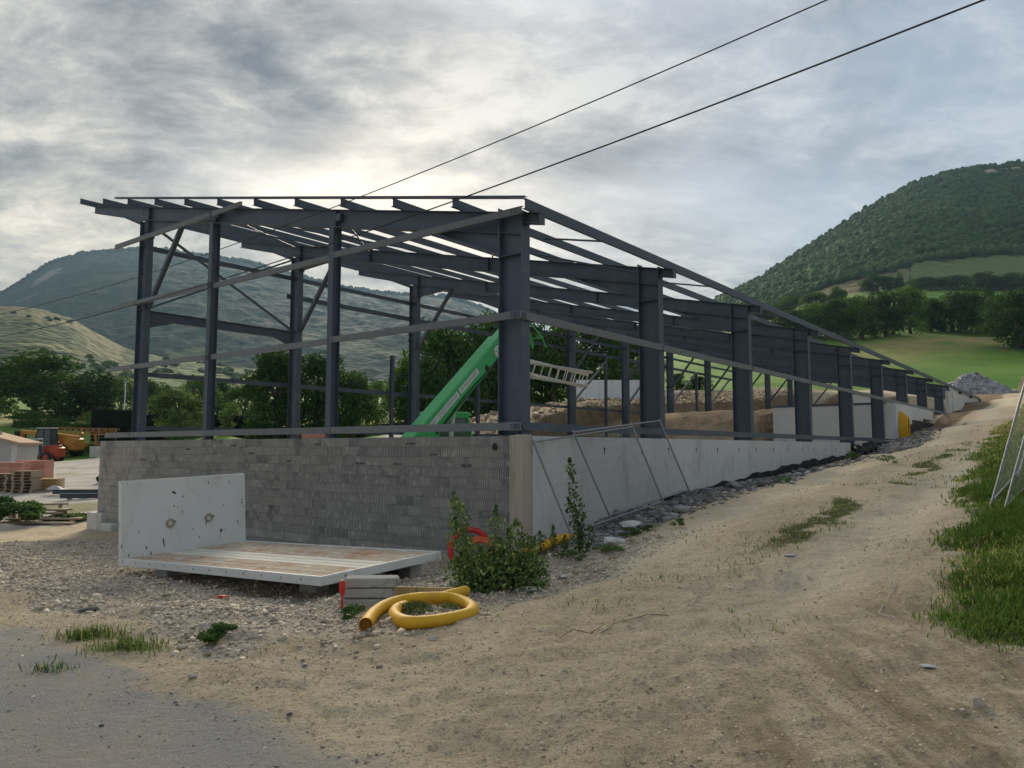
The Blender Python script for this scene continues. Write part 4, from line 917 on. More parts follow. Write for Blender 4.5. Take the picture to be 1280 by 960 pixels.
# grey fence panels leaning at the right edge
for i, (ub, vb, ut, vt, lab) in enumerate(((1240, 634, 1286, 462, 'left one of two galvanised mesh panels leaning in the grass at the right edge'), (1257, 640, 1304, 462, 'right one of two galvanised mesh panels leaning in the grass at the right edge'))):
    A = drop(ub, vb); y_ = A[1]; A[2] += .05
    T = at_y(ut, vt, y_ + .25); A, T = Vector(A), Vector(T); T = A + (T - A).normalized() * 2.1
    back = Vector((1.85, 2.1, .40)) if i == 0 else Vector((1.95, 2.05, .40))
    heras(lab, A, A + back, T, 'mesh panels leaning at the right edge', .016, .0012)
    o_ = COL.objects[-1] if False else None

# ------------------------------------------------------------------ telehandlers
def wheel(parent, c, r, w_, matr):
    m = MB(); x, y, z = c
    prof = [(-.5, .62), (-.5, .88), (-.38, 1.0), (.38, 1.0), (.5, .88), (.5, .62)]
    n_ = 20; vs = []; fs = []
    for k in range(n_):
        a = 2 * math.pi * k / n_
        for p, q2 in prof: vs.append((x + r * q2 * math.cos(a), y + p * w_, z + r * q2 * math.sin(a)))
    K = len(prof)
    for k in range(n_):
        for j in range(K - 1): fs.append((k * K + j, k * K + j + 1, ((k + 1) % n_) * K + j + 1, ((k + 1) % n_) * K + j))
    m.add(vs, fs)
    for k in range(n_):
        a = 2 * math.pi * (k + .5) / n_; m.beam((x + r * .98 * math.cos(a), y - w_ * .45, z + r * .98 * math.sin(a)), (x + r * .98 * math.cos(a + .1), y + w_ * .45, z + r * .98 * math.sin(a + .1)), .05, .05)
    t = m.build('tyre', RUBBER, parent)
    m = MB(); m.tube([(x, y - w_ * .3, z), (x, y + w_ * .3, z)], r * .64, 16); m.tube([(x, y - w_ * .42, z), (x, y + w_ * .42, z)], r * .22, 10); m.build('rim', matr, t)
def telehandler(label, loc, rz, paint, ang, blen, cabc=None, detail=False, bodyc=None):
    """x forward, y left, z up, origin on the ground under the middle"""
    o = thing('telehandler', label, 'telehandler', loc, rz); cabc = cabc or paint; bodyc = bodyc or paint
    m = MB(); m.box(-2.3, 2.1, -.42, .42, .55, .95); m.prism([(-2.45, -.55, .6), (-2.45, -.55, 1.45), (-2.2, -.55, 1.6), (-1.5, -.55, 1.6), (-1.3, -.55, .6)], (0, 1.1, 0)); m.build('chassis', paint, o, .03)
    m = MB(); m.prism([(-1.2, -1.1, .75), (-1.2, -1.1, 1.42), (.9, -1.1, 1.30), (1.1, -1.1, .95), (.9, -1.1, .7)], (0, .62, 0)); m.build('engine_hood', bodyc, o, .05)
    m = MB()
    for xx in np.arange(-.8, .5, .13): m.box(xx, xx + .06, -1.112, -1.10, .95, 1.2)
    m.build('grille', DARKM, o)
    for xx in (-1.45, 1.45):
        for yy in (-.95, .95): wheel(o, (xx, yy, .52), .52, .38, paint if not detail else GREYP)
    # cab on the left: pillars, glass, roof
    c = MB(); A = [(-.75, .42, .8), (.95, .42, .8), (.95, 1.12, .8), (-.75, 1.12, .8)]; B = [(-.62, .45, 2.28), (.52, .45, 2.28), (.52, 1.08, 2.28), (-.62, 1.08, 2.28)]
    for a, b in zip(A, B): c.beam(a, b, .08, .08)
    for k in range(4): c.beam(B[k], B[(k + 1) % 4], .07, .07); c.beam(A[k], A[(k + 1) % 4], .10, .10)
    mid = lambda k, f: tuple(np.array(A[k]) * (1 - f) + np.array(B[k]) * f)
    c.beam(mid(2, .32), mid(3, .32), .05, .05); c.beam((.0, 1.12, .8), (-.05, 1.09, 2.28), .06, .06)
    c.build('cab', cabc, o)
    m = MB(); m.prism([(-.72, .40, 2.30), (-.70, .40, 2.40), (.55, .40, 2.42), (.72, .40, 2.33), (.6, .40, 2.30)], (0, .74, 0)); m.build('roof', cabc if detail else GREYP, o, .03)
    g = MB()
    for k in range(4):
        a0, a1, b1, b0 = [Vector(v) for v in (A[k], A[(k + 1) % 4], B[(k + 1) % 4], B[k])]
        nrm = (a1 - a0).cross(b0 - a0).normalized() * .008
        g.hexa([a0, a1, a1 + nrm, a0 + nrm, b0, b1, b1 + nrm, b0 + nrm])
    g.build('window', GLASS, o)
    m = MB(); m.box(-.45, .05, .58, .98, .9, 1.12); m.box(-.52, -.38, .58, .98, 1.1, 1.75); m.build('seat', DARKM, o)
    # boom, telescopic, pivoted high at the rear
    pv = Vector((-2.05, 0, 1.55)); d = Vector((math.cos(ang), 0, math.sin(ang))); up = Vector((-math.sin(ang), 0, math.cos(ang)))
    m = MB(); L1 = blen * .78
    q0 = [pv - d * .25 + up * .22, pv - d * .25 - up * .16, pv + d * .5 - up * .32, pv + d * (L1 - .5) - up * .30, pv + d * L1 - up * .14, pv + d * L1 + up * .22]
    m.prism([p + Vector((0, -.24, 0)) for p in q0], (0, .48, 0)); bo = m.build('boom', paint, o, .035)
    m = MB(); m.beam(pv + d * (L1 - .6) + up * .03, pv + d * blen + up * .03, .34, .30, up); m.build('boom_extension', paint, o, .02)
    m = MB(); m.tube([pv + Vector((1.3, .0, -.75)), pv + d * 1.75 - up * .35], .055, 8); m.build('lift_cylinder', ALU, o)
    m = MB(); m.tube([pv + Vector((1.3, .0, -.75)), (pv + Vector((1.3, .0, -.75))).lerp(pv + d * 1.75 - up * .35, .55)], .085, 8); m.build('cylinder_sleeve', DARKM, o)
    hd = pv + d * blen
    if not detail:
        m = MB(); m.box(hd.x, hd.x + .08, -.6, .6, hd.z - .75, hd.z + .05)
        for yy in (-.35, .35): m.box(hd.x + .08, hd.x + 1.2, yy - .06, yy + .06, hd.z - .75, hd.z - .69)
        m.build('fork_carriage', DARKM, o)
        m = MB(); m.prism([(hd.x - .5, -.12, hd.z + .1), (hd.x + .05, -.12, hd.z + .0), (hd.x + .05, -.12, hd.z - .6), (hd.x - .1, -.12, hd.z - .6)], (0, .24, 0)); m.build('boom_nose', paint, o)
        m = MB()
        for yy in (-.7, .7): m.box(-2.47, -2.44, yy - .1, yy + .1, 1.0, 1.15)
        m.build('tail_light', REDP, o)
    return o, pv, d, up, hd
# the green one stands inside the frame, its boom raised towards the roof
tb = W(4.4, -5.2); ang = R(41)
go, pv, bd, bu, hd = telehandler('green telehandler inside the steel frame with its boom raised over the block wall', (tb[0], tb[1], FLOOR1), SA - R(1), GREENP, ang, 5.75, detail=True)
m = MB()
def onboom(a, h, y=-.2425): return pv + bd * a + bu * h + Vector((0, y, 0))
def strip(m, a0, a1, h0, h1, y=-.2425, th=.004, mi=0):
    m.hexa([onboom(a0, h0, y - th), onboom(a1, h0, y - th), onboom(a1, h0, y), onboom(a0, h0, y), onboom(a0, h1, y - th), onboom(a1, h1, y - th), onboom(a1, h1, y), onboom(a0, h1, y)], mi)
lb = MB(); strip(lb, .45, 1.95, -.06, .11); lb.build('sticker', STICK, go)
lb = MB(); strip(lb, 2.02, 3.0, -.06, .11); lb.build('sticker', STICK, go)
pr_ = MB()
for a0, a1 in ((.52, .85), (1.0, 1.85), (2.12, 2.9)):      # lines of lettering too worn to read
    a = a0
    while a < a1:
        w_ = random.uniform(.03, .06); h_ = random.uniform(.06, .10); strip(pr_, a, a + w_ * .45, .025 - h_ / 2, .025 + h_ / 2, -.247, .002); strip(pr_, a + w_ * .45, a + w_, .025 + h_ / 2 - .03, .025 + h_ / 2, -.247, .002); a += w_ + .028
tag(pr_.build('lettering', STICKG, go), kind='stuff')
em = MB(); c_ = onboom(4.05, -.07, -.247)
vs = [tuple(c_ + bd * .17 * math.cos(a) + bu * .17 * math.sin(a) + Vector((0, -.004, 0))) for a in np.linspace(0, 2 * math.pi, 20, endpoint=False)]
em.add(vs, [tuple(range(20))]); em.build('emblem', STICK, go)
em = MB()
for (da, dh, wa, wh) in ((-.09, .05, .10, .03), (-.03, -.02, .03, .12), (.05, .02, .03, .16), (.09, -.06, .07, .03), (-.08, -.07, .08, .025)):
    a, h = 4.05 + da, -.07 + dh; strip(em, a - wa / 2, a + wa / 2, h - wh / 2, h + wh / 2, -.253, .003)
em.build('emblem_mark', GREENP, go)
em = MB(); strip(em, 4.30, 4.7, -.10, .06); em.build('sticker', STICK, go)
em = MB(); c_ = onboom(3.35, -.14, -.24); em.tube([c_, c_ + Vector((0, -.012, 0))], .075, 12); em.build('boom_hole', DARKM, go)
for k_, h_ in ((0, -.20), (1, -.24)):
    m = MB(); m.tube([onboom(a_, h_ - .03 * math.sin(a_ * 2.2 + k_), -.262 - .02 * k_) for a_ in np.linspace(.6, 3.9, 24)], .013, 6); m.build('hose', DARKM, go)
for a_, h_ in ((.15, .02), (4.35, .05), (.9, -.24)):
    m = MB(); c_ = onboom(a_, h_, -.238); m.tube([c_, c_ + Vector((0, -.03, 0))], .05, 10); m.build('pin', GALV, go)
m = MB(); strip(m, 4.40, 4.48, -.14, .225, -.2435, .02); m.build('boom_collar', GREENP, go)
m = MB(); strip(m, .0, 4.3, .17, .19, -.2435, .006); m.build('weld_rib', GREENP, go)
# lattice hook jib on the boom head
jb = MB()
for y_ in (-.25, .25):
    jb.beam(hd + Vector((-.05, y_, .05)), hd + Vector((.75, y_ - .1, -.55)), .04, .04); jb.beam(hd + Vector((.1, y_, -.2)), hd + Vector((.45, y_, -.85)), .04, .04); jb.beam(hd + Vector((.75, y_ - .1, -.55)), hd + Vector((.95, y_ - .1, -.85)), .035, .035)
jb.beam(hd + Vector((.75, -.4, -.55)), hd + Vector((.75, .3, -.55)), .04, .04)
jb.build('jib_frame', GREENP, go)
jb = MB(); jb.beam(hd + Vector((.1, 0, -.05)), hd + Vector((1.0, -.1, .15)), .07, .09); jb.tube([hd + Vector((.95, -.3, .1)), hd + Vector((.95, -.3, -.55))], .012, 6); jb.tube([hd + Vector((.2, -.1, -.2)), hd + Vector((.7, -.2, .1))], .035, 8)
for x_ in (.4, .6, .8): jb.beam(hd + Vector((x_, -.3, -.35)), hd + Vector((x_ + .15, .1, .12)), .025, .025)
jb.box(hd.x + .5, hd.x + .78, -.22, .16, hd.z - .38, hd.z - .22); jb.box(hd.x + .9, hd.x + 1.0, -.36, -.24, hd.z - .75, hd.z - .5); jb.build('winch', DARKM, go)
jb = MB(); jb.tube([hd + Vector((.3, -.3, -.1)), hd + Vector((.65, -.5, .0)), hd + Vector((.8, -.35, -.2)), hd + Vector((.7, -.2, .0))], .012, 6); jb.build('hose', DARKM, go)
# ladder hanging beside the boom head
lad = thing('ladder', 'aluminium double ladder hanging tilted beside the corner column', 'ladder', tuple(at_y(640, 452, 21.5)))
def ladder_sec(P, u, v, L, wd, nr_, parent, nm):
    m = MB()
    m.beam(P, P + u * L, .03, .07, v); m.beam(P + v * wd, P + v * wd + u * L, .03, .07, v); o_ = m.build(nm, ALU, parent)
    for k in range(nr_):
        m = MB(); a = P + u * (.12 + k * (L - .24) / (nr_ - 1)); m.tube([a, a + v * wd], .016, 6); m.build('rung', ALU, o_)
lp0 = Vector(at_y(640, 468, 21.5)); lu = (Vector(at_y(745, 484, 22.3)) - lp0).normalized(); lv = Vector((.12, -.42, .75)).normalized()
lv = (lv - lu * lv.dot(lu)).normalized(); lo_ = lad.location
ladder_sec(lp0 - lo_ + lu * .25, lu, lv, 2.15, .44, 9, lad, 'lower_section')
lu2 = (Vector(at_y(742, 466, 22.3)) - Vector(at_y(640, 440, 21.5))).normalized()
ladder_sec(lp0 - lo_ + Vector((0, .12, .16)), lu2, lv, 2.3, .40, 9, lad, 'upper_section')
m = MB(); a = Vector(at_y(694, 404, 21.9)) - lo_; m.tube([a, a + Vector((0, 0, -.02)), Vector(at_y(694, 452, 21.9)) - lo_], .010, 6); m.build('sling', DARKM, lad)

# ------------------------------------------------------------------ yard on the left
p = at_y(48, 577, 76); yz = gz(p[0], p[1])
telehandler('red telehandler with a pale cab arch parked in front of the orange machine', (p[0], p[1], yz), R(176), REDPAINT, R(-3), 4.3, cabc=GREYP)
p = at_y(66, 573, 84); yz2 = gz(p[0], p[1])
yt, *_r = telehandler('larger orange yellow telehandler with a dark cab behind the red one', (p[0], p[1], yz2), R(170), ORANGEP, R(6), 5.2, cabc=DARKM)
yt.scale = (1.35, 1.35, 1.35)
p = at_y(104, 572, 88); 
o = thing('folded_crane', 'orange folding tower crane packed flat behind the orange telehandler', 'crane', (p[0], p[1], gz(p[0], p[1])), R(172))
m = MB(); m.box(-2.2, 2.2, -.8, .8, .5, .9); m.build('base', ORANGEP, o)
for xx in (-1.6, 1.6): wheel(o, (xx, -.8, .45), .45, .3, ORANGEP); wheel(o, (xx, .8, .45), .45, .3, ORANGEP)
m = MB()
for z_ in (1.9, 2.6):
    for y_ in (-.35, .35): m.beam((-4.2, y_, z_), (3.2, y_, z_ + .25), .07, .07)
for k in range(10):
    x_ = -4.1 + k * .75
    for y_ in (-.35, .35): m.beam((x_, y_, 1.92), (x_ + .38, y_, 2.65), .045, .045); m.beam((x_ + .38, y_, 2.65), (x_ + .75, y_, 1.95), .045, .045)
m.build('lattice_jib', ORANGEP, o)
m = MB(); m.beam((1.0, 0, .9), (.2, 0, 2.2), .25, .25); m.beam((-1.6, 0, .9), (-1.4, 0, 2.0), .2, .2); m.build('mast_foot', ORANGEP, o)
m = MB(); m.box(1.2, 2.2, -.7, .7, .91, 1.8); m.build('ballast', CONC, o)
# hut
p = at_y(12, 606, 44)
o = thing('hut', 'small rendered hut with a tiled roof edge at the left border', 'hut', (p[0] - 2.15, p[1], gz(p[0], p[1]) - .1), R(4))
m = MB(); m.box(-3, 2.35, 0, 2.2, 0, 2.25); m.prism([(-3, 0, 2.25), (2.35, 0, 2.25), (-.6, 0, 3.0), (-3, 0, 3.0)], (0, 2.2, 0)); m.build('wall', RENDERW, o)
m = MB(); m.box(2.05, 2.36, -.02, .0, 0, 2.2); m.build('corner_quoin', CONC, o)
m = MB(); m.hexa([(2.55, -.2, 2.20), (2.55, 2.4, 2.20), (-.7, 2.4, 3.06), (-.7, -.2, 3.06), (2.55, -.2, 2.32), (2.55, 2.4, 2.32), (-.7, 2.4, 3.18), (-.7, -.2, 3.18)]); m.build('roof', TILE, o)
m = MB(); m.box(.6, .8, 1.0, 1.2, 2.5, 3.0); m.build('chimney', RENDERW, o)
# packs of salmon bricks
def brick_pack(label, loc, rz, nx, nz, grp='shrink wrapped packs of salmon hollow bricks'):
    o = thing('brick_pack', label, 'brick pack', loc, rz, grp)
    m = MB(); m.box(-nx * .25, nx * .25, -.5, .5, 0, .12); m.build('pallet', WOOD, o)
    bm_ = MB(); bm_.box(-.245, .245, -.5, .5, .003, .197)
    me = bm_.mesh('brick', SALMON)
    for i in range(nx):
        for k in range(nz): link('brick', me, o, ((i - (nx - 1) / 2) * .5, random.uniform(-.008, .008), .12 + k * .2))
    return o
for i, (u, v, y, nx, nz, lab) in enumerate(((6, 606, 39, 4, 6, 'salmon brick pack cut by the left picture edge below the hut'), (42, 606, 40.5, 3, 6, 'salmon brick pack behind the pallet stack with the wood faces'), (-30, 607, 39, 3, 6, 'salmon brick pack just outside the left picture edge'))):
    p = at_y(u, v, y); brick_pack(lab, (p[0], p[1], gz(p[0], p[1]) - .05), R(6), nx, nz)
p = at_y(396, 556, 42); brick_pack('salmon brick pack seen over the block wall left of the third gable post', (p[0], p[1], gz(p[0], p[1])), R(4), 3, 9)
# pallets
def pallet():
    o = thing('pallet', '', 'pallet')
    for k in range(5):
        m = MB(); m.box(-.48, .48, -.4 + k * .17, -.4 + k * .17 + .12, .122, .142); m.build('board', WOOD, o)
    for k in (-.42, 0, .42):
        m = MB(); m.box(k - .05, k + .05, -.4, .4, .0, .12); m.build('bearer', WOOD, o)
    return o
pr0 = pallet(); firstp = True
names = ['lowest', 'second', 'third', 'fourth', 'fifth', 'sixth', 'topmost']
for u, v, y, cnt, lab in ((13, 610, 36, 6, 'dark pallet stack at the left'), (33, 611, 35.5, 7, 'pale pallet stack in front of the salmon bricks')):
    p = at_y(u, v, y); g = gz(p[0], p[1])
    for k in range(cnt):
        args = dict(loc=(p[0] + random.uniform(-.04, .04), p[1], g + .144 * k), rotz=R(5) + random.uniform(-.05, .05), label=f'{names[k]} pallet of the {lab}')
        if firstp: pr0.location = args['loc']; pr0.rotation_euler = (0, 0, args['rotz']); pr0['label'] = args['label']; firstp = False; o = pr0
        else: o = dup(pr0, **args)
        o['group'] = 'stacked timber pallets'
p = at_y(62, 606, 36.5)
o = thing('timber_stack', 'small stack of yellowish formwork timber right of the pallets', 'timber stack', (p[0], p[1], gz(p[0], p[1])), R(5))
for k in range(6):
    for j in range(4):
        m = MB(); m.box(-.5, .5, -.4 + j * .21, -.4 + j * .21 + .17, k * .1, k * .1 + .075); m.build('board', WOODY, o)
# scrap planks
heap = [(48, 634, -.1, 2.5, .24, 'long grey plank at the bottom of the scrap heap'), (57, 630, .12, 2.3, .30, 'second grey plank in the scrap heap'), (43, 627, .02, 1.9, .22, 'short plank across the scrap heap'), (60, 622, -.05, 1.5, .45, 'broad board near the top of the scrap heap'), (52, 616, .35, 1.7, .2, 'tilted plank on top of the scrap heap')]
for i, (u, v, rz, L, w_, lab) in enumerate(heap):
    p = at_y(u, v, 25 + i * .35); g = gz(p[0], p[1])
    o = thing('scrap_plank', lab, 'plank', (p[0], p[1], g + .02 + .10 * i), rz, 'planks of the scrap heap')
    m = MB(); m.box(-L / 2, L / 2, -w_ / 2, w_ / 2, 0, .06); m.build('plank', WOOD, o, .01)
    m = MB(); m.box(-L / 2 + .2, -L / 2 + .3, -w_ / 2 - .01, w_ / 2 + .01, -.12 - .10 * i, -.002); m.build('batten', WOOD, o); m = MB(); m.box(L / 2 - .3, L / 2 - .2, -w_ / 2 - .01, w_ / 2 + .01, -.12 - .10 * i, -.002); m.build('batten', WOOD, o)
# steel sections lying on the ground
for i, (u, v, y, L, lab) in enumerate(((104, 610, 34, 2.6, 'rear of two dark steel sections lying left of the block wall'), (112, 613, 32, 2.3, 'front dark steel section lying left of the block wall'))):
    p = at_y(u, v, y); g = gz(p[0], p[1])
    o = thing('steel_section', lab, 'steel beam', (p[0], p[1], g), R(6 + 3 * i), 'steel sections on the ground')
    m = MB(); m.ibeam((-L / 2, 0, .12), (L / 2, 0, .12), .2, .14); m.build('beam', STEEL, o)
    for xx in (-L / 3, L / 3):
        m = MB(); m.box(xx - .05, xx + .05, -.15, .15, -.05, .018); m.build('sleeper', WOOD, o)
p = at_y(87, 606, 35.5); o = thing('plastic_bundle', 'small crumpled pale plastic bundle lying on the steel sections', 'plastic', (p[0], 34.4, gz(p[0], 34.4) + .2))
m = MB(); m.hexa([(-.35, -.2, 0), (.4, -.2, 0), (.42, .2, 0), (-.3, .2, 0), (-.2, -.1, .13), (.1, -.12, .2), (.22, .1, .12), (-.1, .1, .22)]); m.build('sheet', PAPER, o, .02)
# pale concrete blocks behind the yard, mesh fence line, lamp post
for i, (u, v, y, w_, lab) in enumerate(((119, 570, 84, 1.0, 'left pale concrete block at the end of the yard'), (129, 570, 83, 1.4, 'right pale concrete block at the end of the yard'))):
    p = at_y(u, v, y); o = thing('concrete_block', lab, 'concrete block', (p[0], p[1], gz(p[0], p[1])), .1 * i); m = MB(); m.box(-w_ / 2, w_ / 2, -.3, .3, -.2, 1.15); m.build('block', CONC, o, .03); m = MB(); m.box(-.1, .1, -.05, .05, 1.15, 1.25); m.build('lifting_eye', DARKM, o)
p0, p1 = at_y(38, 553, 92), at_y(205, 553, 96)
o = thing('wire_fence', 'low wire fence on thin posts behind the machines', 'fence', (p0[0], p0[1], gz(p0[0], p0[1])))
nps = 9; tops = []
for k in range(nps):
    f = k / (nps - 1); x_, y_ = p0[0] + (p1[0] - p0[0]) * f, p0[1] + (p1[1] - p0[1]) * f; g = gz(x_, y_)
    m = MB(); m.tube([Vector((x_, y_, g - .2)) - o.location, Vector((x_, y_, g + 2.0)) - o.location], .05, 6); m.build('post', GALV, o); tops.append(Vector((x_, y_, g)) - o.location)
for h in (.3, .75, 1.2, 1.6, 1.95):
    m = MB(); m.tube([t_ + Vector((0, 0, h)) for t_ in tops], .02, 4); m.build('wire', GALV, o)
p = at_y(154, 548, 100); o = thing('lamp_post', 'slim white lamp post between the trees left of the gable column', 'lamp post', (p[0], p[1], gz(p[0], p[1])))
m = MB(); m.tube([(0, 0, -.3), (0, 0, 7.4)], [.09, .06], 8); m.build('pole', WHITEF, o); m = MB(); m.box(-.25, .35, -.12, .12, 7.4, 7.52); m.build('lamp_head', GREYP, o)
# white sheet hoarding on the bank
h0, h1 = at_y(717, 502, 62), at_y(813, 501, 62)
o = thing('hoarding', 'white sheet metal hoarding standing on the earth bank behind the frame', 'hoarding', (h0[0], h0[1], gz(h0[0], h0[1])))
N_ = 6
for k in range(N_):
    a, b = h0 + (h1 - h0) * (k / N_), h0 + (h1 - h0) * ((k + 1) / N_)
    for z_ in range(1):
        m = MB(); g = gz((a[0] + b[0]) / 2, 62); x0 = a[0] - o.location.x + .01; x1 = b[0] - o.location.x - .01; zb = min(g, o.location.z) - o.location.z - .15
        for r_ in range(8):
            zz = zb + r_ * .245; m.box(x0, x1, -.02 - .012 * (r_ % 2), .02, zz, zz + .243)
        m.build('sheet', WHITEF, o)
    m = MB(); m.box(x0 - .05, x0 + .03, .02, .10, zb, zb + 2.0); m.build('post', GALV, o)
# overhead cables
for i, (pxs, lab, r_) in enumerate((([(1215, -30), (1035, 0), (740, 126), (445, 247), (310, 303), (166, 346), (0, 393)], 'upper of two black overhead cables crossing the sky', .0075), ([(1300, -40), (1213, 0), (900, 133), (590, 247), (300, 338), (145, 388), (0, 421)], 'lower of two black overhead cables crossing the sky', .0095))):
    T_, Z_ = [], []
    for u, v in pxs[1:]:
        P = gplane(u, v, -3.4); T_.append((P - C0) @ D1); Z_.append(P[2])
    co = np.polyfit(T_, Z_, 2); ts = np.linspace(-30, 60, 70)
    o = thing('overhead_cable', lab, 'cable', tuple(C0 + D2 * -3.4), 0, 'overhead cables')
    m = MB(); m.tube([Vector(D1 * t_ + np.array([0, 0, np.polyval(co, t_)])) for t_ in ts], r_, 6); m.build('cable', CABLE, o)
# litter and single stones
st_me = []
def rock(seed, sx, sy, sz):
    r_ = np.random.default_rng(seed); g = (1 + 5 ** .5) / 2
    V = np.array([(-1, g, 0), (1, g, 0), (-1, -g, 0), (1, -g, 0), (0, -1, g), (0, 1, g), (0, -1, -g), (0, 1, -g), (g, 0, -1), (g, 0, 1), (-g, 0, -1), (-g, 0, 1)]) / g * .5
    V = np.clip(V * (1 + r_.uniform(-.3, .35, (12, 1))) * (1 + r_.uniform(-.2, .2, (12, 3))), -.48, .48); V[:, 2] = np.clip(V[:, 2], -.4, .36 + .06 * r_.random())
    Fq = [(0, 11, 5), (0, 5, 1), (0, 1, 7), (0, 7, 10), (0, 10, 11), (1, 5, 9), (5, 11, 4), (11, 10, 2), (10, 7, 6), (7, 1, 8), (3, 9, 4), (3, 4, 2), (3, 2, 6), (3, 6, 8), (3, 8, 9), (4, 9, 5), (2, 4, 11), (6, 2, 10), (8, 6, 7), (9, 8, 1)]
    m = MB(); m.add(V * (sx, sy, sz) + (0, 0, sz * .35), Fq); return m
for i, (u, v, sx, sy, sz, rz, mt, lab) in enumerate([
  (795, 657, .62, .40, .13, .5, CONC, 'flat pale concrete slab fragment at the foot of the mesh panels'), (770, 680, .42, .3, .16, .2, CONC, 'pale concrete lump in the weeds below the sapling'),
  (850, 622, .40, .3, .14, .1, SLATE, 'dark flat stone below the far mesh panel'), (905, 604, .5, .32, .1, -.3, CONC, 'flat grey slab on the rubble along the long wall'), (880, 618, .34, .26, .12, .8, SLATE, 'angular slate block on the rubble'),
  (1222, 885, .07, .06, .09, .3, POSTC, 'small upright pale stone on the track at lower right'), (1060, 566, .9, .5, .35, .2, SLATE, 'big grey boulder beside the black membrane'), (1085, 562, .7, .5, .3, .9, SLATE, 'grey boulder right of the big one'), (1100, 556, .9, .6, .25, .4, SLATE, 'flat boulder under the end of the bottom rail'),
  (988, 696, .14, .05, .03, -.2, PAPER, 'flat white scrap on the track by the grass strip'), (1160, 836, .12, .06, .02, .1, PAPER, 'white scrap on the dirt at the right'), (278, 749, .16, .10, .05, .2, REDPL, 'pink red rag on the gravel in front of the truck bed'), (708, 722, .20, .14, .02, .3, PAPER, 'pale grey litter scrap beside the shrub'),
  (545, 753, .5, .14, .1, -.3, CONC, 'long pale stone behind the yellow pipe'), (660, 740, .45, .16, .12, .15, CONC, 'long flat stone edging the gravel right of the pipe'), (540, 800, .10, .07, .07, .2, POSTC, 'pale stone below the yellow pipe'), (110, 765, .22, .12, .05, .3, SLATE, 'flat grey stone at the left of the gravel'), (228, 813, .10, .08, .04, 0, POSTC, 'round stone at the gravel edge'), (240, 848, .07, .05, .03, .5, POSTC, 'lone stone on the dusty road edge')]):
    p = drop(u, v); o = link('stone' if mt in (CONC, SLATE, POSTC) else 'litter', rock(100 + i, sx, sy, sz).mesh('stone', mt)); o.location = (p[0], p[1], p[2] - .02 if sz > .05 else p[2] + .004); o.rotation_euler = (random.uniform(-.12, .12), random.uniform(-.12, .12), rz)
    tag(o, lab, 'stone' if mt in (CONC, SLATE, POSTC) else 'litter')
for i, pts in enumerate(([(700, 800), (716, 790), (738, 794), (752, 786)], [(750, 795), (768, 782), (790, 776), (812, 770), (835, 772)], [(865, 728), (880, 722), (890, 735), (872, 744), (866, 756), (882, 764)], [(1105, 700), (1120, 735), (1098, 770), (1118, 776)])):
    w0 = drop(*pts[0]); o = thing('loose_wire', ['short grey wire end lying on the track', 'long grey wire lying across the track', 'curled pale wire on the left lane', 'tangled wire near the right grass edge'][i], 'wire', tuple(w0))
    m = MB(); m.tube([Vector(drop(*a)) + Vector((0, 0, .012)) - Vector(w0) for a in pts], .003, 5); m.build('wire', CABLE if i < 2 else GALV, o)

# ------------------------------------------------------------------ foliage
def leafcloud(P, Nrm, size, seed, aspect=.62, jit=.9):
    """small leaf quads at points P, roughly facing Nrm"""
    r_ = np.random.default_rng(seed); N = len(P)
    d = Nrm + r_.normal(0, jit, (N, 3)); d /= np.linalg.norm(d, axis=1, keepdims=True) + 1e-9
    a = np.cross(d, r_.normal(0, 1, (N, 3))); a /= np.linalg.norm(a, axis=1, keepdims=True) + 1e-9; b = np.cross(d, a)
    s_ = (size * r_.uniform(.6, 1.35, N))[:, None]
    V = np.stack([P - a * s_ * .5, P + b * s_ * aspect * .5 + d * s_ * .06, P + a * s_ * .5, P - b * s_ * aspect * .5 + d * s_ * .06], 1).reshape(-1, 3)
    Q_ = np.arange(4 * N).reshape(N, 4)
    return V, Q_, np.repeat(r_.random(N), 4)
def ellpts(r_, N, c, rad, shell=.55):
    d = r_.normal(0, 1, (N, 3)); d /= np.linalg.norm(d, axis=1, keepdims=True)
    k = (shell + (1 - shell) * r_.random(N) ** .6)[:, None]
    return c + d * rad * k, d
def crown(seed, N, leaf, kind):
    """unit crown: about 1 wide, standing from z=0 to z=1"""
    r_ = np.random.default_rng(seed); lob = []
    if kind == 't': lob = [((r_.uniform(-.04, .04), r_.uniform(-.04, .04), z), (.42 * (1.02 - z) + .08, .42 * (1.02 - z) + .08, .16)) for z in np.linspace(.1, .93, 9)]
    elif kind == 's': lob = [((r_.uniform(-.18, .18), r_.uniform(-.18, .18), z), (.22, .22, .10)) for z in np.linspace(.15, .9, 9)]
    else:
        nl = 46
        for i in range(nl):
            z = r_.random() ** .85; a = r_.uniform(0, 6.28)
            prof = math.sin(math.pi * min(1, (.16 + .80 * z))) ** .55 if kind != 'd' else math.sin(math.pi * min(1, (.20 + .76 * z))) ** .5
            rr_ = .40 * prof * r_.random() ** .35; s_ = r_.uniform(.11, .20)
            lob.append(((rr_ * math.cos(a), rr_ * math.sin(a), .06 + .83 * z), (s_, s_, s_ * .78)))
    vs, qs, ts, o = [], [], [], 0
    w = np.array([l[1][0] ** 2 for l in lob]); w = (w / w.sum() * N).astype(int)
    for (c, ra), k in zip(lob, w):
        P, d = ellpts(r_, k, np.array(c), np.array(ra)); light = r_.uniform(-.16, .16)
        V, Q_, t = leafcloud(P, d + np.array([0, 0, .4]), leaf, int(r_.integers(1e9)))
        vs.append(V); qs.append(Q_ + o); ts.append(np.clip(t + light, 0, 1)); o += len(V)
    return np.concatenate(vs), np.concatenate(qs), np.concatenate(ts)
LM = dict(d=LEAF_D, m=LEAF_M, l=LEAF_L, s=LEAF_L, t=LEAF_D)
CR = {}
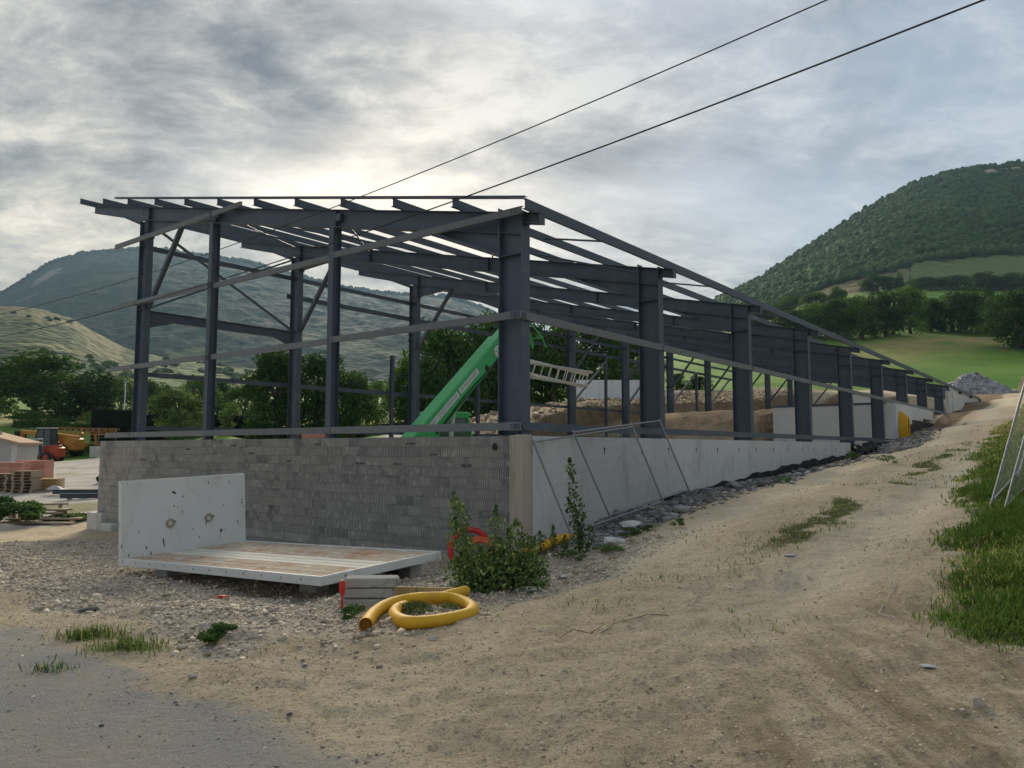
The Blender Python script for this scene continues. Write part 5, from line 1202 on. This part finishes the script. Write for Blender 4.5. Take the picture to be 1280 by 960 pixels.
for kind, nv in (('d', 4), ('m', 4), ('l', 2), ('s', 1), ('t', 1)):
    for i in range(nv):
        V, Q_, t = crown(200 + 10 * ord(kind) + i, {'d': 7800, 'm': 6800, 'l': 5200, 's': 1400, 't': 2600}[kind], {'d': .042, 'm': .044, 'l': .046, 's': .07, 't': .06}[kind], kind)
        CR[kind, i] = npmesh('crown', V, Q_, [LM[kind]], tint=t)
def trunk_mesh(seed):
    r_ = random.Random(seed); m = MB()
    m.tube([(0, 0, -.06), (.01, 0, .12), (-.012, .01, .35), (.01, 0, .72)], [.055, .042, .034, .012], 8)
    for k in range(7):
        a = r_.uniform(0, 6.28); z = r_.uniform(.18, .5); L = r_.uniform(.22, .38); m.tube([(0, 0, z), (L * .5 * math.cos(a), L * .5 * math.sin(a), z + .14), (L * math.cos(a), L * math.sin(a), z + .30)], [.020, .014, .005], 5)
    return m.mesh('trunk', BARK)
TRK = [trunk_mesh(i) for i in range(3)]
for i, (u, vb, vt, wpx, y, kind, lab) in enumerate(TREES):
    p = at_y(u, vb, y); g = gz(p[0], p[1]); top = at_y(u, vt, y)[2]; h = max(top - g, 1.0); wd_ = wpx / F * y
    o = thing('tree', lab, 'tree', (p[0], p[1], g), random.uniform(0, 6.28), 'trees around the building site' if y < 160 else 'trees of the far hedges')
    kk = [k for k in CR if k[0] == kind]; me = CR[kk[i % len(kk)]]
    low_ = {'d': .0, 'm': .02, 'l': .02, 's': .06, 't': .02}[kind]
    if i == 0: low_ = .12
    c_ = link('crown', me, o, (0, 0, h * low_)); k_ = 1.42 if i in (0, 1) else (1.22 if y < 160 else 1.06); c_.scale = (wd_ * k_, wd_ * k_, h * (1 - low_))
    t_ = link('trunk', TRK[i % 3], o); t_.scale = (max(wd_, h * .5), max(wd_, h * .5), h)
# clipped hedge: a box of leaves
def hedge(label, A, B, h, th, seed, N, leaf, m=LEAF_H, rough=0.0):
    A, B = np.array(A), np.array(B); L = np.linalg.norm(B - A); d = (B - A) / L; nn = np.array([d[1], -d[0], 0])
    r_ = np.random.default_rng(seed); f = r_.random(N); side = r_.random(N) < .7
    z = np.where(side, r_.random(N) * h, h + r_.normal(0, .06, N)); off = np.where(side, r_.choice([-.5, .5], N) * th + r_.normal(0, .07, N), (r_.random(N) - .5) * th)
    hv = 1 - rough + rough * 2 * vnoise(f * L / 2.6 + seed, f * 0 + .5, seed); z = z * hv; off = off + rough * 1.4 * (vnoise(f * L / 1.7, z / 1.3, seed + 3) - .5) + rough * r_.normal(0, .25, N)
    P = A + d * (f * L)[:, None] + nn * off[:, None]; P[:, 2] = A[2] + (B[2] - A[2]) * f + z
    V, Q_, t = leafcloud(P, np.where(side[:, None], nn * np.sign(off)[:, None], np.array([0, 0, 1.0])), leaf, seed)
    o = thing('hedge', label, 'hedge', tuple(A))
    o_ = link('leaves', npmesh('leaves', V - A, Q_, [m], tint=t), o)
    mb_ = MB(); q_ = [Vector(A + nn * th * .42), Vector(B + nn * th * .42), Vector(B - nn * th * .42), Vector(A - nn * th * .42)]
    mb_.hexa([k - Vector(A) - Vector((0, 0, .4)) for k in q_] + [k - Vector(A) + Vector((0, 0, h * (1 - rough * .75) - .08)) for k in q_]); mb_.build('inner_twigs', BARK if False else m, o)
a, b = at_y(118, 548, 96), at_y(322, 550, 92); hedge('tall dark clipped hedge behind the wire fence left of the frame', (a[0], a[1], gz(a[0], a[1])), (b[0], b[1], gz(b[0], b[1])), 4.0, 1.6, 5, 26000, .17)
a, b = at_y(20, 549, 104), at_y(150, 549, 104); hedge('row of rough green bushes behind the machines in the yard', (a[0], a[1], gz(a[0], a[1]) - .3), (b[0], b[1], gz(b[0], b[1]) - .3), 2.3, 2.0, 9, 9000, .22, LEAF_M, .6)
a, b = at_y(300, 552, 99), at_y(478, 552, 99); hedge('dark overgrown hedge under the trees behind the gable opening', (a[0], a[1], gz(a[0], a[1]) - .5), (b[0], b[1], gz(b[0], b[1]) - .5), 4.6, 2.4, 6, 15000, .24, LEAF_D, .6)
a, b = at_y(476, 552, 106), at_y(705, 520, 110); hedge('dark overgrown hedge under the trees behind the green boom', (a[0], a[1], gz(a[0], a[1]) - .5), (b[0], b[1], gz(b[0], b[1]) - .5), 4.4, 2.6, 7, 17000, .26, LEAF_D, .6)
def bush(name, label, cat, c, rx, rz, N, leaf, m, seed, lobes=9, stems=0, group=None, flat=.9, top=None):
    r_ = np.random.default_rng(seed); vs, qs, ts, o_ = [], [], [], 0; st = MB()
    for i in range(lobes):
        a = r_.uniform(0, 6.28); k = r_.random() ** .6; z = r_.uniform(.15, .85); rr_ = rx * k * (1.05 - .55 * z)
        cc = np.array([rr_ * math.cos(a), rr_ * math.sin(a), z * rz]); s_ = r_.uniform(.28, .45)
        P, d = ellpts(r_, N // lobes, cc, np.array([s_ * rx, s_ * rx, s_ * rz * .55]), .3); P[:, 2] = np.maximum(P[:, 2], .02)
        V, Q_, t = leafcloud(P, d + np.array([0, 0, .5]), leaf, int(r_.integers(1e9))); vs.append(V); qs.append(Q_ + o_); ts.append(np.clip(t * .9 + r_.uniform(-.1, .1), 0, 1)); o_ += len(V)
        if stems: st.tube([(0, 0, -.05), tuple(cc * (.4, .4, .5)), tuple(cc * (1, 1, 1.15))], [.012, .008, .003], 5)
    e = thing(name, label, cat, tuple(c), 0, group); link('leaves', npmesh('leaves', np.concatenate(vs), np.concatenate(qs), [m], tint=np.concatenate(ts)), e)
    if stems: st.build('stem', BARK, e)
    return e
# the shrub in front of the corner: upright shoots packed with small leaves
def shoot_bush(name, label, cat, c, shoots, leaf, m, seed, group=None, dens=230):
    r_ = np.random.default_rng(seed); vs, qs, ts, o_ = [], [], [], 0; st = MB()
    for (x, y, h, sp) in shoots:
        lean = r_.normal(0, .10, 2); k = int(dens * h * (.6 + sp * 4)); f = r_.random(k) ** .85
        ph = r_.uniform(0, 6.28, 3); taper = np.minimum(1, (1.04 - f) * 3.2) * np.minimum(1, .45 + f * 3) * (.72 + .30 * np.sin(f * h * 11 + ph[0]) + .18 * np.sin(f * h * 23 + ph[1]))
        a = r_.uniform(0, 6.28, k); rr_ = sp * taper * (r_.random(k) ** .5)
        P = np.c_[x + lean[0] * f * h + rr_ * np.cos(a), y + lean[1] * f * h + rr_ * np.sin(a), f * h]
        V, Q_, t = leafcloud(P, np.c_[np.cos(a), np.sin(a), np.full(k, .6)], leaf, int(r_.integers(1e9)), .6, .6); vs.append(V); qs.append(Q_ + o_); ts.append(t); o_ += len(V)
        st.tube([(x * .6, y * .6, -.05), (x + lean[0] * h * .5, y + lean[1] * h * .5, h * .5), (x + lean[0] * h, y + lean[1] * h, h * .97)], [.010, .007, .002], 5)
        for q__ in range(int(5 * h)):
            z = r_.uniform(.1, .8) * h; aa = r_.uniform(0, 6.28); L = sp * .8; st.tube([(x + lean[0] * z, y + lean[1] * z, z), (x + L * math.cos(aa), y + L * math.sin(aa), z + L * .7)], [.004, .0015], 4)
    e = thing(name, label, cat, tuple(c), 0, group); link('leaves', npmesh('leaves', np.concatenate(vs), np.concatenate(qs), [m], tint=np.concatenate(ts)), e); st.build('stem', BARK, e); return e
c = drop(606, 745); c[1] += .25; c[2] = gz(c[0], c[1])
sh = []
r_ = np.random.default_rng(4)
for x, h, sp in ((-.22, .95, .13), (-.02, 1.28, .14), (.10, 1.10, .12), (-.12, .75, .17), (.38, .78, .15), (.52, .92, .13), (.62, .72, .12), (.24, .55, .2), (-.35, .42, .16), (.05, .45, .25), (.45, .48, .2), (.72, .45, .14), (-.15, .3, .2), (.3, .3, .24), (.0, .62, .2), (.18, .7, .16)):
    sh.append((x, r_.uniform(-.22, .28), h, sp)); sh.append((x + r_.normal(0, .12), r_.uniform(-.25, .28), h * r_.uniform(.35, .75), sp * 1.25))
shoot_bush('shrub', 'bushy green shrub with yellow tinted leaves in front of the wall corner', 'shrub', c, [(a_ - .02, b_, h_ * .94, p_ * 1.3) for a_, b_, h_, p_ in sh], .052, LEAF_B, 8, dens=270)
c = drop(690, 700); shoot_bush('shrub', 'low leafy shoots growing at the corner post over the yellow pipe', 'shrub', c, [(-.15, .1, .42, .13), (.05, .2, .5, .12), (-.3, .2, .3, .14), (.2, .15, .35, .12), (-.42, .1, .35, .12)], .040, LEAF_B, 9, dens=420)
c = drop(727, 692)
shoot_bush('sapling', 'slender poplar sapling growing in front of the mesh panels', 'sapling', c, [(-.02, .05, 1.44, .14), (-.06, .0, .6, .09), (.06, .0, .82, .13), (.10, .05, .42, .14)], .060, LEAF_S, 10, dens=170)
# weeds and tufts
WEEDS = [(282, 803, .20, .16, 900, .035, 'leafy weed clump on the gravel in front of the truck bed'), (716, 700, .22, .18, 600, .03, 'weeds at the foot of the sapling'), (790, 672, .25, .16, 700, .03, 'weed patch in front of the pale slab fragment'), (848, 660, .16, .16, 500, .03, 'weed tuft at the rubble edge'), (812, 664, .2, .12, 400, .03, 'low weeds between slab and rubble'),
  (760, 690, .28, .14, 600, .03, 'weeds below the concrete lump'), (980, 604, .22, .22, 400, .035, 'weed clump on the dark rubble'), (1066, 576, .3, .3, 400, .05, 'weed beside the black membrane'), (536, 765, .34, .10, 700, .026, 'creeping weeds inside the yellow pipe loop'), (440, 772, .18, .13, 500, .03, 'weeds in front of the slab stack'), (1110, 580, .3, .2, 300, .04, 'weed at the middle of the track')]
for i, (u, v, rx, rz, N, lf, lab) in enumerate(WEEDS):
    p = drop(u, v); bush('weed', lab, 'weed', p, rx, rz, N, lf, LEAF_B if i % 3 else LEAF_S, 300 + i, 7, 0, 'weeds on the site')
def blades(P, L, wd, seed, lean=.5):
    """bent grass blades: three-segment strips"""
    r_ = np.random.default_rng(seed); N = len(P); a = r_.uniform(0, 6.28, N); d = np.c_[np.cos(a), np.sin(a), np.zeros(N)]; s_ = np.c_[-np.sin(a), np.cos(a), np.zeros(N)]
    L = (L * r_.uniform(.45, 1.2, N))[:, None]; ln = (lean * r_.uniform(.2, 1.2, N))[:, None]; w_ = (wd * r_.uniform(.7, 1.3, N))[:, None]; up = np.array([0, 0, 1.0])
    p1 = P + up * L * .5 + d * L * ln * .22; p2 = P + up * L * (.95 - .3 * ln) + d * L * ln * .8
    V = np.stack([P - s_ * w_ * .5, P + s_ * w_ * .5, p1 + s_ * w_ * .42, p1 - s_ * w_ * .42, p2 + s_ * w_ * .08, p2 - s_ * w_ * .08], 1).reshape(-1, 3)
    b = np.arange(N)[:, None] * 6; Q_ = np.concatenate([b + [0, 1, 2, 3], b + [3, 2, 4, 5]])
    return V, Q_, np.repeat(r_.random(N), 6)
TUFTS = [(112, 798, .13, .12, 420, 'larger grass tuft at the left road edge'), (160, 811, .15, .11, 460, 'smaller grass tuft at the left road edge'), (62, 838, .1, .08, 80, 'tiny grass tuft on the road edge')]
for i, (u, v, r0, L, N, lab) in enumerate(TUFTS):
    p = drop(u, v); e = thing('grass_tuft', lab, 'grass tuft', tuple(p), 0, 'grass tufts at the road edge'); g_ = np.random.default_rng(50 + i)
    xy = g_.normal(0, 1, (N, 2)) * (r0, r0 * .7); P = np.c_[xy, ground(xy[:, 0] + p[0], xy[:, 1] + p[1]) - p[2]]
    V, Q_, t = blades(P, L, .0065, 60 + i, 1.5); tag(link('blades', npmesh('blades', V, Q_, [LEAF_G], tint=t), e), kind='stuff')
# grass on the bank at the right and in strips on the track (nobody could count it)
N = 420000; g_ = np.random.default_rng(17)
S_ = -7 + 75 * g_.random(N) ** 2.2; Wd = gedge(S_) - .9 + (g_.random(N) ** 1.3) * (5 + .12 * np.maximum(S_, 0))
P = C0 + D2 * S_[:, None] - D1 * Wd[:, None]; zq = zones(P[:, 0], P[:, 1]); keep = g_.random(N) < zq['grass'] ** 1.2
P = P[keep]; P[:, 2] = ground(P[:, 0], P[:, 1]) - .01
dist = np.hypot(P[:, 0], P[:, 1]); inn = np.clip((Wd[keep] - gedge(S_[keep])) / 1.2, .25, 1)
cl = .55 + .9 * fbm(P[:, 0] * 1.6, P[:, 1] * 1.6, 70)
V, Q_, t = blades(P, .38 * inn * cl, .0052 + .0007 * dist, 71, .9)
t = np.clip(t * .85 + np.repeat(.55 * (fbm(P[:, 0] * .8, P[:, 1] * .8, 72) - .4), 6) + np.repeat(.0 + .35 * sstep(5, 30, S_[keep]), 6), 0, 1)
tag(link('bank_grass', npmesh('bank_grass', V, Q_, [LEAF_G], tint=t)), 'tall green grass on the bank right of the track', kind='stuff')
N = 60000; S_ = -6 + 40 * g_.random(N) ** 1.6; Wd = 1.0 + 6.6 * g_.random(N)
P = C0 + D2 * S_[:, None] - D1 * Wd[:, None]; zq = zones(P[:, 0], P[:, 1])
patch = sstep(.60, .70, fbm(P[:, 0] * 1.1, P[:, 1] * 1.1, 90)) * sstep(2.2, 4.4, Wd) * .16
keep = g_.random(N) < np.clip(zq['mid'] * .9 + patch, 0, 1); P = P[keep]; P[:, 2] = ground(P[:, 0], P[:, 1]) - .005
V, Q_, t = blades(P, .05 + .05 * g_.random(len(P)), .005 + .0006 * np.hypot(P[:, 0], P[:, 1]), 91, 1.7)
tag(link('track_grass', npmesh('track_grass', V, Q_, [LEAF_G], tint=np.clip(t * .6 + .38, 0, 1))), 'short trampled grass and weeds growing in strips on the dirt track', kind='stuff')
# green scrub by the scrap heap
for i, (u, v, rx, rz, N, lab) in enumerate(((22, 634, 1.0, .75, 2600, 'pale green bramble left of the scrap heap'), (6, 622, .9, .8, 1800, 'bramble at the left picture edge'), (84, 636, .9, .28, 1500, 'low green weeds right of the scrap heap'), (8, 543, 2.2, 1.6, 1600, 'yellow green bush above the hut roof'), (74, 546, 1.9, 1.5, 1600, 'grey green bush behind the orange machine'), (118, 556, 2.2, 1.3, 1600, 'dark low bush behind the pale concrete blocks'), (66, 532, 4.2, 1.6, 2200, 'dark underbrush at the foot of the broad oak'), (30, 531, 3.4, 1.4, 1800, 'dark underbrush left of the oak trunk'), (132, 596, .6, .5, 500, 'small dark shrub at the left corner of the block wall'), (230, 556, 3, .9, 1500, 'row of low green plants in front of the pale tree'))):
    y_ = [25, 27, 26, 70, 90, 86, 109, 108, 40, 82][i]; p = at_y(u, v, y_); bush('bramble' if i < 2 else 'bush', lab, 'bush', (p[0], p[1], gz(p[0], p[1]) - .05), rx, rz, N, .09 + y_ * .0016, [LEAF_S, LEAF_S, LEAF_B, LEAF_L, LEAF_L, LEAF_M, LEAF_D, LEAF_D, LEAF_D, LEAF_M][i], 400 + i, 9, 1)
# wooded slopes: one mass of crowns
def blobs(name, label, P, sz, m, seed, sub=2):
    r_ = np.random.default_rng(seed); base = []
    bm = bpy.data.meshes.new('t'); import bmesh as _bm
    for k in range(5):
        b = _bm.new(); _bm.ops.create_icosphere(b, subdivisions=sub, radius=.5); V = np.array([v.co[:] for v in b.verts]); Fq = np.array([[v.index for v in f.verts] for f in b.faces]); b.free()
        V = V * (1 + .55 * (r_.random((len(V), 1)) - .5)) * (1, 1, .95); base.append(V)
    N = len(P); k = r_.integers(0, 5, N); B = np.stack(base)[k]; s_ = sz * r_.uniform(.6, 1.3, N); a = r_.uniform(0, 6.28, N)
    ca, sa = np.cos(a)[:, None], np.sin(a)[:, None]; X = B[..., 0] * ca - B[..., 1] * sa; Y = B[..., 0] * sa + B[..., 1] * ca
    V = np.stack([X, Y, B[..., 2]], -1) * s_[:, None, None] + P[:, None, :]
    Q_ = (Fq[None] + (np.arange(N) * len(base[0]))[:, None, None]).reshape(-1, 3)
    tn = np.repeat(r_.random(N), len(base[0])); tn = np.clip(tn + r_.normal(0, .12, len(tn)), 0, 1)
    tag(link(name, npmesh(name, V.reshape(-1, 3), Q_, [m], tint=tn)), label, kind='stuff')
WOODM = mat('woodland_canopy', (.024, .058, .012), (.046, .094, .020), .35, .95, c3=(.075, .118, .034), s3=.02, t3=(.52, .68), tint=.28, world=True, bump=.9, bscale=1.6, spec=.1)
WOODF = mat('far_canopy', (.030, .045, .024), (.052, .068, .034), .25, .95, tint=.35, world=True, spec=.1)
SCRUB = mat('scrub_canopy', (.040, .065, .022), (.070, .100, .034), .3, .95, tint=.4, world=True, spec=.1, bump=.6, bscale=2)
g_ = np.random.default_rng(23)
iu = g_.integers(0, len(MU), 90000); ij = g_.integers(3, len(MJ) - 2, 90000)
uu, jj = MU[iu], MJ[ij]; ok = (uu > 860) & (uu < 1420) & (jj < 1.07)
z_a = za_right(uu, jj, None, None); ok &= (z_a.max(1) < .22) & (g_.random(90000) < .9)
P = np.c_[MX[ij, iu], MY[ij, iu], MZ[ij, iu]][ok][:22000]; P[:, :2] += g_.normal(0, 2.5, (len(P), 2)); P[:, 2] += .5
blobs('forest', 'dense green woodland covering the mountain slope on the right', P, 5.4, WOODM, 31, 1)
# scrub on the nearer left hill and fringe trees along the left ridge
def hillpts(us, n_, yr, seed):
    r_ = np.random.default_rng(seed); u = r_.uniform(us[0], us[1], n_); y = r_.uniform(yr[0], yr[1], n_); return u, y
dg = bpy.context.evaluated_depsgraph_get()
def onhill(name, u, y):
    ob = bpy.data.objects[name]; out = []
    for a, b in zip(u, y):
        x = (a - CX) / F * b; hit, loc, *_r = ob.ray_cast(Vector((x, b, 900)), Vector((0, 0, -1)))
        if hit: out.append(loc[:])
    return np.array(out)
dg.update()
u, y = hillpts((-60, 700), 1500, (320, 630), 41); k = (fbm(u / 26, y / 34, 44) > .57) & ((u > 175) | (y < 440) | (fbm(u / 9, y / 20, 47) > .70)); P = onhill('hill', u[k], y[k])
blobs('scrub', 'dark scrub and hedges scattered over the nearer left hill', P, 4.2, SCRUB, 42)
ru = np.random.default_rng(5).uniform(-60, 720, 900); P = onhill('mountain', ru, 2100 - 40 * np.random.default_rng(6).random(900))
P[:, 2] += 1; blobs('ridge_trees', 'trees fringing the ridge of the blue left mountain', P, 13, WOODF, 43)
# ------------------------------------------------------------------ stones
def grit(name, label, P, sz, m, seed):
    r_ = np.random.default_rng(seed); N = len(P); B = np.array([(-.5, -.4, 0), (.5, -.45, 0), (.1, .5, 0), (0, 0, .55)])
    V = B[None] * (1 + r_.uniform(-.4, .4, (N, 4, 3))) * sz[:, None, None]; a = r_.uniform(0, 6.28, N); ca, sa = np.cos(a)[:, None], np.sin(a)[:, None]
    V = np.stack([V[..., 0] * ca - V[..., 1] * sa, V[..., 0] * sa + V[..., 1] * ca, V[..., 2]], -1) + P[:, None, :]
    Q_ = (np.array([(0, 1, 3), (1, 2, 3), (2, 0, 3)])[None] + (np.arange(N) * 4)[:, None, None]).reshape(-1, 3)
    tag(link(name, npmesh(name, V.reshape(-1, 3), Q_, [m], tint=np.repeat(r_.random(N), 4))), label, kind='stuff')
def scatter(name, label, P, sz, flat, m, seed):
    r_ = np.random.default_rng(seed); N = len(P)
    B = np.array([(x, y, z) for z in (-1, 1) for y in (-1, 1) for x in (-1, 1)], float) * .5
    V = B[None] * (1 + r_.uniform(-.45, .15, (N, 8, 3))); V = V * (np.c_[np.ones(N), r_.uniform(.55, 1, N), r_.uniform(flat * .6, flat * 1.3, N)])[:, None, :] * sz[:, None, None]
    a = r_.uniform(0, 6.28, N); tl = r_.normal(0, .28, N)
    x, y, z = V[..., 0], V[..., 1], V[..., 2]; ct, st = np.cos(tl)[:, None], np.sin(tl)[:, None]; x, z = x * ct + z * st, -x * st + z * ct
    ca, sa = np.cos(a)[:, None], np.sin(a)[:, None]; x, y = x * ca - y * sa, x * sa + y * ca
    V = np.stack([x, y, z], -1) + P[:, None, :] + np.array([0, 0, 1.0]) * (sz * flat * .22)[:, None, None]
    f = np.array([(0, 2, 3, 1), (4, 5, 7, 6), (0, 1, 5, 4), (2, 6, 7, 3), (0, 4, 6, 2), (1, 3, 7, 5)])
    Q_ = (f[None] + (np.arange(N) * 8)[:, None, None]).reshape(-1, 4)
    tag(link(name, npmesh(name, V.reshape(-1, 3), Q_, [m], tint=np.repeat(r_.random(N), 8))), label, kind='stuff')
g_ = np.random.default_rng(61)
def pts(N, s0, s1, w0, w1, key, pw=1.0, sp=1.0):
    s = s0 + (s1 - s0) * g_.random(N) ** sp; w = w0 + (w1 - w0) * g_.random(N); P = C0 + D2 * s[:, None] - D1 * w[:, None]
    z = zones(P[:, 0], P[:, 1]); k = g_.random(N) < (z[key] if isinstance(key, str) else key(z)) ** pw; P = P[k]; P[:, 2] = ground(P[:, 0], P[:, 1]); return P
P = pts(58000, -8, 0, -13, 4.2, 'grav'); clump = fbm(P[:, 0] * 1.5, P[:, 1] * 1.5, 81)
sz = np.exp(g_.normal(-3.75, .40, len(P))) * (.55 + .9 * clump); scatter('gravel', 'loose grey limestone gravel in front of the block wall', P, np.clip(sz, .012, .13), .6, STONE, 62)
P = pts(420, -7.6, -.4, -8, 3.6, 'grav'); scatter('cobbles', 'larger limestone lumps lying in the gravel', P, np.clip(np.exp(g_.normal(-2.9, .3, len(P))), .035, .11), .6, STONE, 63)
P = pts(26000, -.6, 42, .15, 3.0, 'rub', 1, 1.5); sz = np.exp(g_.normal(-2.75, .5, len(P))); scatter('rubble', 'dark slate rubble heaped along the foot of the long wall', P, np.clip(sz, .03, .38), .38, SLATE, 64)
P = pts(26000, -9, 24, -4, 8, lambda z: (1 - z['asph']) * (1 - z['grass']) * (1 - z['grav']) * (.25 + .75 * (fbm(z['s'] * 1.3, z['w'] * 1.3, 84) > .5)), 1, 1.6); scatter('pebbles', 'pebbles pressed into the dirt of the track', P, np.clip(np.exp(g_.normal(-4.55, .45, len(P))), .006, .045), .4, PEBB, 65)
GRITM = mat('dirt_grit', (.40, .32, .215), (.66, .56, .42), 9, .95, tint=.42)
P = pts(190000, -10, 26, -3, 8, lambda z: (1 - z['grass']) * (.12 + .88 * (1 - z['asph'])) * (1 - .7 * z['grav']) * np.clip(.2 + 1.6 * (fbm(z['s'] * 1.1, z['w'] * 1.1, 86) - .25), .1, 1), 1, 1.7)
grit('dirt_grit', 'fine grit and crumbs of earth lying on the track', P, np.clip(np.exp(g_.normal(-4.62, .42, len(P))), .005, .028), GRITM, 70)
P = pts(2600, -12, -7, -9, 7, lambda z: z['asph'] * .8 + .1); scatter('road_grit', 'grit lying on the dusty asphalt road', P, np.clip(np.exp(g_.normal(-4.6, .4, len(P))), .005, .03), .6, SLATE, 66)
P = pts(700, -7, 3, 1.2, 5, lambda z: sstep(.6, .0, np.abs(z['w'] - 2.6 + .12 * z['s'])) * (1 - z['asph'])); scatter('cobbles', 'brown clods and stones along the left edge of the track', P, np.clip(np.exp(g_.normal(-2.9, .4, len(P))), .03, .16), .6, PEBB, 67)
P = pts(2500, 20, 75, -30, -16, 'earth'); scatter('clods', 'pale stones lying in the brown earth bank', P, np.clip(np.exp(g_.normal(-1.9, .5, len(P))), .06, .5), .7, PEBB, 68)
# heap of grey stone at the top of the track
hp = at_y(1218, 487, 88); N = 5200; a = g_.uniform(0, 6.28, N); k = g_.random(N) ** .5
hx, hy = 4.0 * k * np.cos(a), 2.6 * k * np.sin(a); hh = 2.3 * np.clip(1 - k, 0, 1) ** .9 * (1 + .5 * (fbm(hx * .8 + 9, hy * .8, 99) - .5)) * (1 + .15 * np.where(hx < 0, .2, 0))
skirt = g_.random(N) < .12; hx = np.where(skirt, hx * 1.5 - 1.4, hx); hh = np.where(skirt, hh * .4, hh)
P = np.c_[hp[0] + hx, hp[1] + hy, ground(hp[0] + hx, hp[1] + hy) + hh]
scatter('stone_heap', 'heap of pale grey quarry stone at the top of the track', P, np.clip(np.exp(g_.normal(-1.25, .38, N)), .12, .75), .6, mat('quarry_stone', (.30, .31, .33), (.44, .45, .46), 2, .95, tint=.35), 69)
mm = MB(); vs = [(0, 0, 1.9)] + [(3.7 * math.cos(a), 2.4 * math.sin(a), -.2) for a in np.linspace(0, 6.28, 24, endpoint=False)]
mm.add([(hp[0] + x, hp[1] + y, gz(hp[0] + x, hp[1] + y) + z - .15) for x, y, z in vs], [(0, 1 + i, 1 + (i + 1) % 24) for i in range(24)]); tag(mm.build('heap_core', SLATE), 'core of the quarry stone heap', kind='stuff')
# ------------------------------------------------------------------ air
hz = bpy.data.materials.new('haze'); hz.use_nodes = True; hz.node_tree.nodes.clear(); n = NT(hz.node_tree)
pvn = n.n('ShaderNodeVolumePrincipled', {'Color': (.46, .72, 1.0, 1), 'Density': .00009, 'Anisotropy': .25})
n.n('ShaderNodeOutputMaterial', {'Volume': pvn.outputs[0]})
mm = MB(); mm.box(-4400, 4400, -4400, 4400, -60, 640); tag(mm.build('haze', hz), 'thin morning haze filling the valley', kind='stuff')
